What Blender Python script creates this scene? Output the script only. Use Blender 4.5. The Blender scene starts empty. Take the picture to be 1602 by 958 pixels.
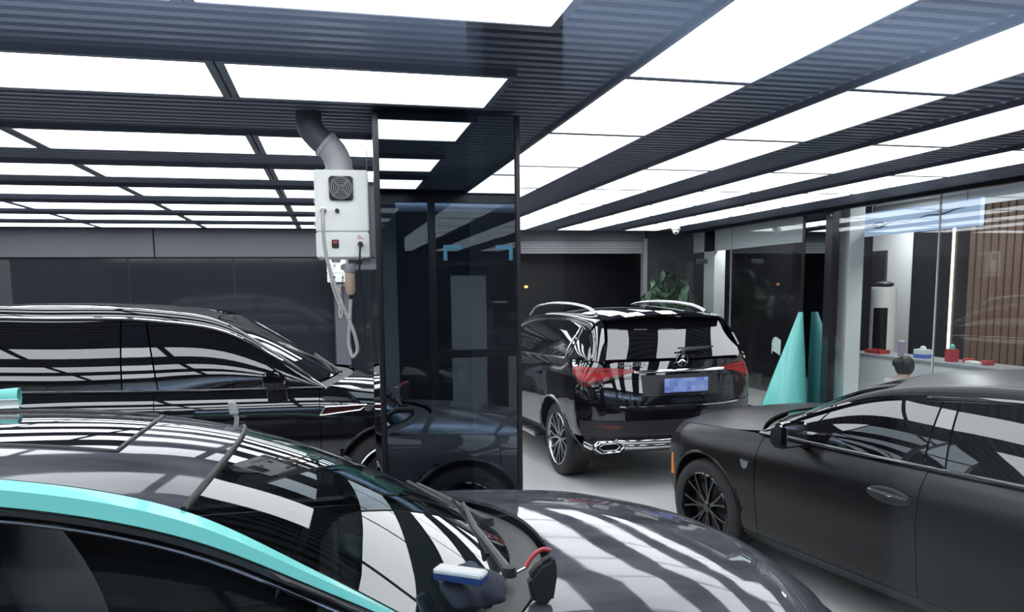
import bpy, bmesh, math, random
import numpy as np
from mathutils import Vector, Matrix
random.seed(7)
scene = bpy.context.scene
COL = scene.collection
# ------------------------------------------------------------------ camera
HC = 1.9            # lens height
ZC = 2.85           # ceiling height
def cam_axes(pitch, yaw, roll):
    f = Vector((math.sin(yaw)*math.cos(pitch), math.cos(yaw)*math.cos(pitch), math.sin(pitch)))
    r = Vector((math.cos(yaw), -math.sin(yaw), 0)); u = r.cross(f)
    c, s = math.cos(roll), math.sin(roll)
    return c*r+s*u, -s*r+c*u, f
cd = bpy.data.cameras.new('camera'); cam = bpy.data.objects.new('camera', cd); COL.objects.link(cam)
r_, u_, f_ = cam_axes(-0.1173, 0.2292, -0.01115)
cam.matrix_world = Matrix(((r_.x, u_.x, -f_.x, 0), (r_.y, u_.y, -f_.y, 0), (r_.z, u_.z, -f_.z, HC), (0, 0, 0, 1)))
cd.sensor_width = 36; cd.sensor_fit = 'HORIZONTAL'; cd.lens = 36*1198.9/1602
cd.shift_x = 0; cd.shift_y = 114/1602; cd.clip_start = 0.05; cd.clip_end = 100
scene.camera = cam
# ------------------------------------------------------------------ world, exposure
w = bpy.data.worlds.new('world'); scene.world = w; w.use_nodes = True
w.node_tree.nodes['Background'].inputs[0].default_value = (.55, .62, .75, 1)
w.node_tree.nodes['Background'].inputs[1].default_value = .12
PANEL = 5.0
scene.view_settings.view_transform = 'Standard'; scene.view_settings.look = 'None'
scene.view_settings.exposure = 0.0; scene.view_settings.gamma = 1; scene.view_settings.use_curve_mapping = False

ld = bpy.data.lights.new('added_veil_fill', 'AREA'); ld.shape = 'RECTANGLE'; ld.size = 8; ld.size_y = .8; ld.energy = 140; ld.color = (.60, .76, 1)
lo_ = bpy.data.objects.new('added_veil_fill', ld); COL.objects.link(lo_); lo_.location = (0, -1.7, 2.55); lo_.rotation_euler = (math.pi, 0, 0)   # added, unseen: brightens the lounge ceiling so the front glass shows a veil
# ------------------------------------------------------------------ materials
MATS = {}
def mat(name, col=(.5,.5,.5), rough=.5, metal=0, ior=1.5, coat=0, emit=None, estr=0, trans=0, bump=None, rvar=None, cvar=None, spec=.5):
    if name in MATS: return MATS[name]
    m = bpy.data.materials.new(name); m.use_nodes = True; nt = m.node_tree
    b = nt.nodes['Principled BSDF']
    b.inputs['Base Color'].default_value = (*col, 1); b.inputs['Roughness'].default_value = rough
    b.inputs['Metallic'].default_value = metal; b.inputs['IOR'].default_value = ior
    b.inputs['Specular IOR Level'].default_value = spec
    b.inputs['Coat Weight'].default_value = coat; b.inputs['Coat Roughness'].default_value = .01
    if trans: b.inputs['Transmission Weight'].default_value = trans
    if emit: b.inputs['Emission Color'].default_value = (*emit, 1); b.inputs['Emission Strength'].default_value = estr
    def tex(scale, detail=3, stretch=None, kind='ShaderNodeTexNoise'):
        tc = nt.nodes.new('ShaderNodeTexCoord'); n = nt.nodes.new(kind); n.inputs['Scale'].default_value = scale
        if kind == 'ShaderNodeTexNoise': n.inputs['Detail'].default_value = detail
        mp = nt.nodes.new('ShaderNodeMapping'); nt.links.new(tc.outputs['Object'], mp.inputs[0])
        if stretch: mp.inputs['Scale'].default_value = stretch
        nt.links.new(mp.outputs[0], n.inputs['Vector']); return n
    def ramp(n, a, c, lo=.35, hi=.65):
        r = nt.nodes.new('ShaderNodeValToRGB'); r.color_ramp.elements[0].position = lo; r.color_ramp.elements[1].position = hi
        r.color_ramp.elements[0].color = a; r.color_ramp.elements[1].color = c
        nt.links.new(n.outputs[0], r.inputs[0]); return r
    if cvar:   # (colour2, scale, stretch)
        n = tex(cvar[1], 4, cvar[2] if len(cvar) > 2 else None); r = ramp(n, (*col, 1), (*cvar[0], 1)); nt.links.new(r.outputs[0], b.inputs['Base Color'])
    if rvar:   # (rough2, scale, stretch)
        n = tex(rvar[1], 4, rvar[2] if len(rvar) > 2 else None); r = ramp(n, (rough,)*3+(1,), (rvar[0],)*3+(1,)); nt.links.new(r.outputs[0], b.inputs['Roughness'])
    if bump:   # (strength, scale, stretch)
        n = tex(bump[1], 2, bump[2] if len(bump) > 2 else None); bn = nt.nodes.new('ShaderNodeBump'); bn.inputs['Strength'].default_value = bump[0]
        bn.inputs['Distance'].default_value = .02
        nt.links.new(n.outputs[0], bn.inputs['Height']); nt.links.new(bn.outputs[0], b.inputs['Normal'])
    MATS[name] = m; return m
def pane_mat(name, tint=(1,1,1), ior=1.5, rough=0.0, gain=1.0):
    """thin glass sheet: Fresnel reflection over a tinted see-through"""
    if name in MATS: return MATS[name]
    m = bpy.data.materials.new(name); m.use_nodes = True; nt = m.node_tree; nt.nodes.remove(nt.nodes['Principled BSDF'])
    out = nt.nodes['Material Output']; fr = nt.nodes.new('ShaderNodeFresnel'); fr.inputs[0].default_value = ior
    t = nt.nodes.new('ShaderNodeBsdfTransparent'); t.inputs[0].default_value = (*tint, 1)
    g = nt.nodes.new('ShaderNodeBsdfGlossy'); g.inputs['Roughness'].default_value = rough; g.inputs['Color'].default_value = (gain, gain, gain, 1)
    mx = nt.nodes.new('ShaderNodeMixShader'); ge = nt.nodes.new('ShaderNodeNewGeometry'); iv = nt.nodes.new('ShaderNodeMix'); iv.inputs[2].default_value = ior; iv.inputs[3].default_value = 1/ior
    nt.links.new(ge.outputs['Backfacing'], iv.inputs[0]); nt.links.new(iv.outputs[0], fr.inputs[0])   # the same sheet from both sides
    nt.links.new(fr.outputs[0], mx.inputs[0]); nt.links.new(t.outputs[0], mx.inputs[1]); nt.links.new(g.outputs[0], mx.inputs[2])
    nt.links.new(mx.outputs[0], out.inputs[0]); MATS[name] = m; return m
M = dict(
 panel=mat('lamp_diffuser', (.9,.9,.9), .6, emit=(.93,.96,1), estr=PANEL),
 frame=mat('lamp_frame', (.13,.14,.175), .45, metal=.2),
 slat=mat('ceiling_slat', (.16,.18,.245), .32, cvar=((.21,.23,.30), .8)),
 ceil=mat('ceiling_black', (.02,.022,.028), .8),
 floor=mat('floor_coating', (.57,.575,.57), .28, cvar=((.55,.555,.55), .8)),
 wallpanel=mat('dark_glass_wall', (.022,.025,.032), .06, ior=1.6),
 fascia=mat('grey_fascia', (.11,.115,.135), .4),
 darkgrey=mat('dark_grey_wall', (.045,.048,.056), .5),
 black=mat('black_metal', (.012,.012,.015), .3),
 mirror=mat('tinted_mirror', (.27,.31,.345), .004, metal=1, bump=(.012, 1.6)),
 white=mat('white_paint', (.75,.77,.78), .5), offwhite=mat('white_powder_coat', (.80,.81,.79), .4),
 gloss_black=mat('gloss_black_paint', (.004,.004,.006), .025, ior=1.75, coat=.6),
 suv_black=mat('black_suv_paint', (.004,.004,.006), .03, ior=1.75, coat=.6),
 matte=mat('matte_black_film', (.004,.0042,.005), .30, ior=1.42, rvar=(.34, 6.)),
 film=mat('grey_film_paint', (.040,.041,.052), .02, ior=1.36, coat=.0, rvar=(.06, 2.5, (1, 3, 1)), cvar=((.085,.086,.10), 2.6, (.8, 3, 1)), bump=(.012, 3.0, (1, 2, 1))),
 roofglass=mat('black_roof_glass', (.004,.004,.005), .02, ior=1.8),
 turq=mat('turquoise_film', (.17,.62,.575), .28, coat=.4), turq_sheet=mat('turquoise_sheet', (.16,.60,.55), .3, coat=.3, bump=(.05, 2.)),
 tint=mat('tinted_car_glass', (.004,.004,.005), .01, ior=1.8),
 plastic=mat('black_plastic', (.015,.015,.017), .5), rubber=mat('tyre_rubber', (.018,.018,.019), .7, bump=(.1, 60)),
 seal=mat('black_seal', (.006,.006,.007), .25),
 chrome=mat('chrome', (.85,.86,.88), .06, metal=1), alu=mat('alloy_silver', (.55,.56,.58), .25, metal=1),
 rimblack=mat('gloss_black_rim', (.008,.008,.009), .12, coat=.4), rimgrey=mat('machined_rim', (.40,.41,.43), .22, metal=1),
 redlamp=mat('red_lamp', (.26,.010,.013), .16, ior=1.4, coat=.25, emit=(.5,.01,.015), estr=.08), redlens=mat('red_reflector', (.12,.01,.012), .2),
 darkred=mat('dark_red_lens', (.04,.008,.008), .15, coat=.5),
 orange=mat('orange_marker', (.65,.22,.06), .3), interior=mat('car_interior', (.028,.03,.033), .6), seatm=mat('seat_leather', (.24,.25,.255), .5),
 grey=mat('grey_metal', (.30,.31,.33), .4), ducts=mat('grey_duct', (.42,.42,.44), .45), ductdark=mat('dark_duct', (.09,.095,.115), .5),
 hose=mat('braided_hose', (.42,.41,.40), .45, bump=(.5, 120)), amber=mat('filter_amber', (.45,.33,.26), .35),
 red=mat('red_plastic', (.50,.05,.06), .4), blue=mat('blue_foam', (.02,.05,.22), .6), cloth=mat('navy_cloth', (.03,.035,.055), .9, bump=(.6, 14)),
 purple=mat('mauve_cup', (.42,.33,.45), .5), paper=mat('tissue_white', (.8,.82,.85), .7), bluebox=mat('tissue_blue', (.08,.2,.55), .5),
 woodd=mat('wood_slat', (.20,.125,.085), .5, cvar=((.15,.09,.06), 3, (1, 1, .2))), led=mat('led_strip', (.9,.85,.7), .5, emit=(1,.9,.72), estr=3.0),
 sign=mat('sign_lightbox', (.5,.62,.8), .4, emit=(.55,.72,1), estr=.55), signink=mat('sign_ink', (.08,.11,.16), .5),
 leaf=mat('plant_leaf', (.09,.17,.10), .4, cvar=((.14,.23,.14), 5)), stem=mat('plant_stem', (.12,.08,.05), .7), pot=mat('plant_pot', (.55,.55,.53), .5),
 skin=mat('skin', (.55,.36,.28), .5), hair=mat('black_hair', (.012,.011,.012), .45, bump=(.6, 60)), shirt=mat('pale_shirt', (.55,.56,.58), .8), trousers=mat('dark_trousers', (.03,.03,.04), .8),
 tape=mat('blue_tape', (.16,.42,.58), .6), badge=mat('badge_silver', (.8,.81,.83), .18, metal=1),
 shutter=mat('shutter_grey', (.34,.35,.37), .4, metal=.2), board=mat('grey_board', (.22,.235,.255), .5), nightlamp=mat('amber_lamp', (.9,.5,.2), .5, emit=(1,.5,.15), estr=3.),
 loungeceil=mat('lounge_ceiling', (.6,.65,.75), .7), loungewall=mat('lounge_wall', (.018,.019,.022), .7), dark_mirror=mat('dark_mirror', (.36,.41,.44), .01, metal=1), loungefloor=mat('lounge_floor', (.03,.03,.033), .5),
 sheetwhite=mat('sheet_backing', (.6,.66,.64), .5), bag=mat('grey_bag', (.10,.13,.14), .3, bump=(.8, 10)),
)
M['pane'] = pane_mat('clear_pane', (.93,.95,.95)); M['pane_front'] = pane_mat('clear_pane_front', (.97,.98,.98), 1.45)
M['windshield'] = pane_mat('windscreen_glass', (.30,.36,.35), 1.85); M['sideglass'] = pane_mat('side_tint_glass', (.66,.68,.69), 1.36)
M['clear'] = pane_mat('clear_lens', (.7,.7,.72), 1.5)

# ------------------------------------------------------------------ mesh helpers
def link(name, bm, material, parent=None, smooth=None, kind=None, label=None):
    me = bpy.data.meshes.new(name); bm.normal_update(); bm.to_mesh(me); bm.free()
    mats = material if isinstance(material, (list, tuple)) else [material]
    for m in mats: me.materials.append(m)
    o = bpy.data.objects.new(name, me); COL.objects.link(o)
    if smooth is not None:
        me.polygons.foreach_set('use_smooth', [True]*len(me.polygons))
        if smooth < 180: me.set_sharp_from_angle(angle=math.radians(smooth))
    if parent: o.parent = parent
    if kind: o['kind'] = kind
    if label: o['label'] = label
    return o
def tag(o, label, cat, group=None, kind=None):
    o['label'] = label; o['category'] = cat
    if group: o['group'] = group
    if kind: o['kind'] = kind
    return o
def struct(o, label=None, cat=None):
    o['kind'] = 'structure'
    if label: o['label'] = label
    if cat: o['category'] = cat
    return o
def empty(name, loc=(0,0,0), rz=0, label=None, cat=None, group=None):
    o = bpy.data.objects.new(name, None); COL.objects.link(o); o.location = loc; o.rotation_euler = (0,0,rz); o.empty_display_size = .1
    if label: tag(o, label, cat, group)
    return o
def box(x0, x1, y0, y1, z0, z1, bm=None, bev=0):
    bm = bm or bmesh.new(); b2 = bmesh.new()
    vs = [b2.verts.new(p) for p in ((x0,y0,z0),(x1,y0,z0),(x1,y1,z0),(x0,y1,z0),(x0,y0,z1),(x1,y0,z1),(x1,y1,z1),(x0,y1,z1))]
    for f in ((0,3,2,1),(4,5,6,7),(0,1,5,4),(1,2,6,5),(2,3,7,6),(3,0,4,7)): b2.faces.new([vs[i] for i in f])
    if bev: bmesh.ops.bevel(b2, geom=b2.edges[:], offset=bev, segments=2, affect='EDGES')
    t = bpy.data.meshes.new('t'); b2.to_mesh(t); b2.free(); bm.from_mesh(t); bpy.data.meshes.remove(t); return bm
def tube(pts, rad, bm=None, seg=10, cap=True, flat=1.0):
    bm = bm or bmesh.new(); pts = [Vector(p) for p in pts]; n = len(pts)
    rs = rad if isinstance(rad, (list, tuple)) else [rad]*n
    t0 = (pts[1]-pts[0]).normalized(); up = Vector((0,0,1)) if abs(t0.z) < .9 else Vector((1,0,0))
    a = t0.cross(up).normalized(); rings = []
    for i in range(n):
        t = (pts[min(i+1,n-1)]-pts[max(i-1,0)]).normalized(); a = (a-t*a.dot(t)).normalized(); b = t.cross(a)
        rings.append([bm.verts.new(pts[i]+rs[i]*(math.cos(2*math.pi*k/seg)*a+flat*math.sin(2*math.pi*k/seg)*b)) for k in range(seg)])
    for i in range(n-1):
        for k in range(seg): bm.faces.new((rings[i][k], rings[i][(k+1)%seg], rings[i+1][(k+1)%seg], rings[i+1][k]))
    if cap:
        for r in (rings[0][::-1], rings[-1]):
            try: bm.faces.new(r)
            except ValueError: pass
    return bm
def lathe(prof, axis='z', seg=24, bm=None, centre=(0,0,0)):
    """prof: (radius, height) list"""
    bm = bm or bmesh.new(); c = Vector(centre); rings = []
    def P(r, h, a):
        x, y = r*math.cos(a), r*math.sin(a)
        return c+(Vector((x, y, h)) if axis == 'z' else Vector((x, h, y)) if axis == 'y' else Vector((h, x, y)))
    for r, h in prof: rings.append([bm.verts.new(P(max(r, 1e-4), h, 2*math.pi*k/seg)) for k in range(seg)])
    for i in range(len(rings)-1):
        for k in range(seg): bm.faces.new((rings[i][k], rings[i][(k+1)%seg], rings[i+1][(k+1)%seg], rings[i+1][k]))
    bmesh.ops.recalc_face_normals(bm, faces=bm.faces[:]); return bm
def prism(poly, axis, a0, a1, bm=None, bev=0):
    """extrude a 2D polygon along an axis; poly in the two other axes (order xyz)"""
    bm = bm or bmesh.new(); b2 = bmesh.new()
    def P(u, v, a): return (a,u,v) if axis == 'x' else (u,a,v) if axis == 'y' else (u,v,a)
    A = [b2.verts.new(P(u,v,a0)) for u, v in poly]; B = [b2.verts.new(P(u,v,a1)) for u, v in poly]; n = len(poly)
    b2.faces.new(A); b2.faces.new(B[::-1])
    for i in range(n): b2.faces.new((A[i], B[i], B[(i+1)%n], A[(i+1)%n]))
    bmesh.ops.recalc_face_normals(b2, faces=b2.faces[:])
    if bev: bmesh.ops.bevel(b2, geom=b2.edges[:], offset=bev, segments=2, affect='EDGES')
    t = bpy.data.meshes.new('t'); b2.to_mesh(t); b2.free(); bm.from_mesh(t); bpy.data.meshes.remove(t); return bm
def blob(centre, r, bm=None, seg=16, rings=10, rot=None):
    bm = bm or bmesh.new(); mtx = Matrix.Translation(centre) @ (rot.to_4x4() if rot else Matrix()) @ Matrix.Diagonal((*r, 1))
    bmesh.ops.create_uvsphere(bm, u_segments=seg, v_segments=rings, radius=1, matrix=mtx); return bm
def text_mesh(name, s, size, mtx, material, parent=None, ext=.002):
    cu = bpy.data.curves.new('t', 'FONT'); cu.body = s; cu.size = size; cu.extrude = ext; cu.align_x = 'CENTER'; cu.align_y = 'CENTER'
    o = bpy.data.objects.new('t', cu); me = bpy.data.meshes.new_from_object(o); bpy.data.objects.remove(o); bpy.data.curves.remove(cu)
    me.transform(mtx); me.name = name; me.materials.append(material)
    o = bpy.data.objects.new(name, me); COL.objects.link(o); o.parent = parent; return o

# ------------------------------------------------------------------ smooth control nets
def interp(P, m, sharp=()):
    """P [n,k,3] -> smooth refined along the first axis, sharp rows keep a corner"""
    P = np.asarray(P, float); n = len(P)
    if n == 1: return P
    d = np.linalg.norm(P[1:]-P[:-1], axis=2).mean(1)+1e-6
    s = [(P[i+1]-P[i])/d[i] for i in range(n-1)]
    TL = [None]*n; TR = [None]*n
    for i in range(n):
        if 0 < i < n-1:
            t = (s[i-1]*d[i]+s[i]*d[i-1])/(d[i]+d[i-1]); TL[i] = TR[i] = t
        if i in sharp or i in (0, n-1): TL[i] = s[i-1] if i > 0 else s[0]; TR[i] = s[i] if i < n-1 else s[-1]
    for i in range(n):      # natural-ish ends
        if (i == 0 or i in sharp) and i < n-1: TR[i] = 1.5*s[i]-.5*TL[i+1]
        if (i == n-1 or i in sharp) and i > 0: TL[i] = 1.5*s[i-1]-.5*TR[i-1] if (i-1 not in sharp and i-1 > 0) else s[i-1]
    out = []
    for i in range(n-1):
        for k in range(m):
            t = k/m; h00 = 2*t**3-3*t**2+1; h10 = t**3-2*t**2+t; h01 = -2*t**3+3*t**2; h11 = t**3-t**2
            out.append(h00*P[i]+h10*d[i]*TR[i]+h01*P[i+1]+h11*d[i]*TL[i+1])
    out.append(P[-1]); return np.array(out)
def refine(P, mu, mv, su=(), sv=()):
    A = interp(np.asarray(P, float), mu, su)
    return np.swapaxes(interp(np.swapaxes(A, 0, 1), mv, sv), 0, 1)
def grid_bm(G, bm=None, keep=None, flip=False):
    bm = bm or bmesh.new(); n, k = G.shape[:2]
    V = [[None]*k for _ in range(n)]
    def v(i, j):
        if V[i][j] is None: V[i][j] = bm.verts.new(G[i, j])
        return V[i][j]
    for i in range(n-1):
        for j in range(k-1):
            if keep is not None and not keep(G[i:i+2, j:j+2].reshape(4, 3).mean(0)): continue
            f = (v(i,j), v(i+1,j), v(i+1,j+1), v(i,j+1))
            try: bm.faces.new(f[::-1] if flip else f)
            except ValueError: pass
    return bm
def finish_panel(bm, gap=.003, depth=.018, centre=(0,0,.6)):
    """orient outwards, pull the rim in for a shut line and turn a flange inwards"""
    bmesh.ops.remove_doubles(bm, verts=bm.verts[:], dist=1e-5); bm.normal_update()
    c = Vector(centre); d = sum(((f.calc_center_median()-c).normalized().dot(f.normal)*f.calc_area() for f in bm.faces))
    if d < 0: bmesh.ops.reverse_faces(bm, faces=bm.faces[:]); bm.normal_update()
    be = [e for e in bm.edges if e.is_boundary]; nrm = {v: v.normal.copy() for v in bm.verts}
    if gap:
        mv = {}
        for e in be:
            f = e.link_faces[0]; t = (e.verts[1].co-e.verts[0].co).normalized(); inn = f.normal.cross(t)
            mid = (e.verts[0].co+e.verts[1].co)/2
            if inn.dot(f.calc_center_median()-mid) < 0: inn = -inn
            for v in e.verts: mv.setdefault(v, []).append(inn)
        for v, l in mv.items():
            s = sum(l, Vector()); L = s.length
            if L > 1e-6: v.co += s/L*gap
    if depth:
        ex = bmesh.ops.extrude_edge_only(bm, edges=be)
        src = {}
        for e in be:
            for v in e.verts: src[tuple(round(x, 6) for x in v.co)] = nrm[v]
        for v in [g for g in ex['geom'] if isinstance(g, bmesh.types.BMVert)]:
            nn = src.get(tuple(round(x, 6) for x in v.co))
            if nn: v.co -= nn*depth
        for e in be: e.smooth = False
    return bm
def keyed(keys):
    """smooth function through (x, v) keys"""
    ks = sorted(keys); xs = np.array([k[0] for k in ks]); vs = np.array([k[1] for k in ks], float)
    if len(xs) < 3: return lambda x: float(np.interp(x, xs, vs))
    h = np.diff(xs); dl = np.diff(vs)/h; m = np.zeros(len(xs)); m[0] = dl[0]; m[-1] = dl[-1]
    for i in range(1, len(xs)-1):
        m[i] = 0 if dl[i-1]*dl[i] <= 0 else 2*dl[i-1]*dl[i]/(dl[i-1]+dl[i])
    def f(x):
        if x <= xs[0]: return float(vs[0])
        if x >= xs[-1]: return float(vs[-1])
        i = int(np.searchsorted(xs, x)-1); i = max(0, min(i, len(h)-1)); t = (x-xs[i])/h[i]
        return float((2*t**3-3*t**2+1)*vs[i]+(t**3-2*t**2+t)*h[i]*m[i]+(-2*t**3+3*t**2)*vs[i+1]+(t**3-t**2)*h[i]*m[i+1])
    return f

# ------------------------------------------------------------------ car builder (x forward, y left, z up, origin on the ground)
class Car:
    def __init__(s, name, label, loc, rz, cfg, paint):
        s.root = empty(name, loc, rz, label, 'car'); s.c = cfg; s.paint = paint; s.L = cfg['lines']
        s.zf = [keyed(l['z']) for l in s.L]
        s.P = np.array([[s.pt(j, k, v) for j in range(len(s.L))] for n, k, v in cfg['st']])
        s.si = {n: i for i, (n, k, v) in enumerate(cfg['st'])}
        s.m = 6; s.G = refine(s.P, s.m, 5, (), cfg.get('sharp', ()))
        s.lo = np.array(cfg['lo'], float); s.hi = np.array(cfg['hi'], float)
    def yat(s, j, x):
        l = s.L[j]; c = s.c; W = l['W']; a = abs(x); f = x > 0
        xs = c['xsf'] if f else c['xsr']; Lm = l['Lf'] if f else l['Lr']; n = c['nf'] if f else c['nr']
        t = 1-(c['tf'] if f else c['tr'])*(a/Lm)**3
        for xw, amp, sg in c.get('flare', ()):
            if 0 < j < 5: t += amp*math.exp(-((x-xw)/sg)**2)*(1 if j < 4 else .6)
        E = 1 if a <= xs else max(0, 1-((a-xs)/(Lm-xs))**n)**(1/n)
        return W*t*E
    def pt(s, j, k, v):
        l = s.L[j]
        if k == 'x': return (v, s.yat(j, v), s.zf[j](v))
        sg = 1 if k == 'f' else -1; Lm = l['Lf'] if sg > 0 else l['Lr']
        if v == 0: return (sg*Lm, 0, s.zf[j](sg*Lm))
        lo, hi = (s.c['xsf'] if sg > 0 else s.c['xsr'])*.6, Lm
        for _ in range(50):
            mid = (lo+hi)/2
            if s.yat(j, sg*mid) > v*l['W']: lo = mid
            else: hi = mid
        return (sg*lo, v*l['W'], s.zf[j](sg*lo))
    def add(s, name, bm, m, parent=None, smooth=40, label=None): return link(name, bm, m, parent or s.root, smooth, label=label)
    def cut(s, bm):
        for xw in s.c['wx']:
            R, zw = s.c['Ra'], s.c['r']+.015
            kill = [f for f in bm.faces if abs(f.calc_center_median().y) > .45 and (f.calc_center_median().x-xw)**2+(f.calc_center_median().z-zw)**2 < R*R]
            bmesh.ops.delete(bm, geom=kill, context='FACES')
            for v in bm.verts:
                if abs(v.co.y) < .45: continue
                dx, dz = v.co.x-xw, v.co.z-zw; d = math.hypot(dx, dz)
                if v.is_boundary and d < R and d > .01: v.co.x = xw+dx*R/d; v.co.z = zw+dz*R/d
                elif v.is_boundary and R <= d < R+.022 and dz > -.1: v.co.x = xw+dx*R/d; v.co.z = zw+dz*R/d
    def ring(s, name, a, b, j0, j1, m, merge=False, gap=.003, depth=.02, sides=(1,-1), label=None):
        G = s.G[s.si[a]*s.m:s.si[b]*s.m+1, j0*5:j1*5+1]; out = []
        if merge:
            bm = grid_bm(G); grid_bm(G*np.array([1,-1,1]), bm, flip=True)
            bmesh.ops.remove_doubles(bm, verts=bm.verts[:], dist=1e-4); s.cut(bm); finish_panel(bm, gap, depth); return [s.add(name, bm, m, label=label)]
        for sd in sides:
            bm = grid_bm(G*np.array([1,sd,1]), flip=sd < 0); s.cut(bm)
            if not bm.faces: bm.free(); continue
            finish_panel(bm, gap, depth, (0,0,.6)); out.append(s.add(name, bm, m, label=label))
        return out
    def samp(s, u, v):
        G = s.G; a = max(0, min(u*s.m, len(G)-1.001)); b = max(0, min(v*5, G.shape[1]-1.001)); i, j = int(a), int(b); f, g = a-i, b-j
        p = lambda i, j: G[min(i, len(G)-1), min(j, G.shape[1]-1)]
        P = (p(i,j)*(1-f)*(1-g)+p(i+1,j)*f*(1-g)+p(i,j+1)*(1-f)*g+p(i+1,j+1)*f*g)
        n = np.cross(p(i+1,j)-p(i,j), p(i,j+1)-p(i,j)); n = n/(np.linalg.norm(n)+1e-9)
        if n[1]*P[1]+n[0]*P[0] < 0: n = -n
        return P, n
    def band(s, name, u0, u1, v0, v1, out, m, n=28, q=6, th=.01, parent=None, sides=(1,-1)):
        o = []
        for sd in sides:
            P = []
            for k in range(n+1):
                t = k/n; u = u0+(u1-u0)*t; row = []
                for w in range(q+1):
                    p, nn = s.samp(u, v0(t)+(v1(t)-v0(t))*w/q); row.append((p+nn*out)*np.array([1,sd,1]))
                P.append(row)
            bm = grid_bm(np.array(P), flip=sd < 0); finish_panel(bm, 0, th); o.append(s.add(name, bm, m, parent))
        return o
    def rail(s, arr, t):
        A = interp(arr[:, None, :], 20, ())[:, 0]; k = max(0, min(t*20, len(A)-1)); i = min(int(k), len(A)-2); return A[i]+(A[i+1]-A[i])*(k-i)
    def belt(s, b): return np.array(s.pt(len(s.L)-1, *(b if isinstance(b, tuple) else ('x', b))))
    def side_net(s, stations, bow=.02):
        P = []
        for b, t in stations:
            B, T = s.belt(b), s.rail(s.lo, t); row = []
            for f in (0, .33, .67, 1): row.append(B+(T-B)*f+np.array([0, bow*4*f*(1-f), 0]))
            P.append(row)
        return refine(P, 6, 3)
    def side_part(s, name, stations, m, bow=.02, gap=.003, depth=.012, inset=0, label=None):
        out = []
        for sd in (1, -1):
            G = s.side_net(stations, bow)*np.array([1,sd,1]); G[:, :, 1] -= sd*inset
            bm = grid_bm(G, flip=sd < 0); finish_panel(bm, gap, depth); out.append(s.add(name, bm, m, label=label))
        return out
    def rail_part(s, name, t0, t1, m, n=14, bulge=.018, gap=.002, depth=.015, crease=False):
        out = []
        for sd in (1, -1):
            P = []
            for k in range(n+1):
                t = t0+(t1-t0)*k/n; a, b = s.rail(s.lo, t), s.rail(s.hi, t); mid = (a+b)/2
                P.append([a, mid+np.array([0, bulge, bulge*.8]), b])
            G = refine(P, 2, 4, (), (1,) if crease else ())*np.array([1,sd,1]); bm = grid_bm(G, flip=sd < 0); finish_panel(bm, gap, depth); out.append(s.add(name, bm, m))
        return out
    def span_net(s, B, C, cols=6, px=2., pz=2.3, ridge=0):
        P = []
        for b, c in zip(B, C):
            b, c = np.array(b, float), np.array(c, float); row = []
            for k in range(-cols, cols+1):
                f = abs(k)/cols; row.append((c[0]+(b[0]-c[0])*f**px, (1 if k >= 0 else -1)*b[1]*f, c[2]+(b[2]-c[2])*(ridge*max(0, (f-.5)/.5)+(1-ridge)*f**pz)))
            P.append(row)
        return np.array(P)
    def span(s, name, B, C, m, mu=6, mv=2, px=2., pz=2.3, gap=.003, depth=.015, sharp=(), cols=6, ridge=0, label=None):
        G = refine(s.span_net(B, C, cols, px, pz, ridge), mu, mv, sharp, (cols//2, cols+cols//2) if ridge else ()); bm = grid_bm(G); finish_panel(bm, gap, depth, (0,0,.4)); return s.add(name, bm, m, label=label)
    def trim(s, name, pts, r, m, flat=1, both=True, parent=None):
        for sd in ((1, -1) if both else (1,)):
            s.add(name, tube([Vector((p[0], sd*p[1], p[2])) for p in pts], r, seg=6, flat=flat), m, parent, 60)
    def wheel(s, x, sd, r, wd, style, rimm, spokes=10):
        yo = sd*(s.c['tw']); q = -sd   # outer face at yo, inner at yo - sd*wd
        Y = lambda d: yo-sd*d
        prof = [(r*.70, Y(.012)), (r*.76, Y(.002)), (r*.86, Y(0)), (r*.95, Y(.012)), (r*.995, Y(.035)), (r, Y(.06))]
        for k in range(1, 5):
            yk = .06+(wd-.12)*k/5; prof += [(r, Y(yk-.006)), (r-.008, Y(yk-.004)), (r-.008, Y(yk+.004)), (r, Y(yk+.006))]
        prof += [(r, Y(wd-.06)), (r*.96, Y(wd-.01)), (r*.8, Y(wd)), (r*.7, Y(wd-.01))]
        t = s.add('wheel', lathe(prof, 'y', 40, centre=(x,0,r)), M['rubber'], smooth=50)
        rr = r*.72
        bm = lathe([(rr, Y(.006)), (rr*.965, Y(.0)), (rr*.94, Y(.012)), (rr*.93, Y(.06)), (rr*.90, Y(wd*.9))], 'y', 40, centre=(x,0,r)); s.add('rim', bm, rimm, t, 50)
        bm = bmesh.new()
        for k in range(spokes):
            for tw in ((-.09, .09) if style == 'twin' else (0,)):
                a = 2*math.pi*k/spokes; a1 = a+tw*.3; a2 = a+tw*2.2
                wa, wb = (.018, .012) if style == 'twin' else (.03, .022)
                pts = []
                for rad, ang, ww, dy in ((rr*.14, a1, wa, .035), (rr*.55, (a1+a2)/2, wb, .022), (rr*.95, a2, wb*1.15, .014)):
                    ca, sa = math.cos(ang), math.sin(ang)
                    pts.append([(x+rad*ca-ww*sa*z, Y(dy), r+rad*sa+ww*ca*z) for z in (-.5, .5)]+[(x+rad*ca-ww*.6*sa*z, Y(dy+.03), r+rad*sa+ww*.6*ca*z) for z in (.5, -.5)])
                R = [[bm.verts.new(p) for p in row] for row in pts]
                for i in range(2):
                    for q2 in range(4): bm.faces.new((R[i][q2], R[i][(q2+1)%4], R[i+1][(q2+1)%4], R[i+1][q2]))
        bmesh.ops.recalc_face_normals(bm, faces=bm.faces[:]); s.add('spokes', bm, rimm, t, 30)
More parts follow.
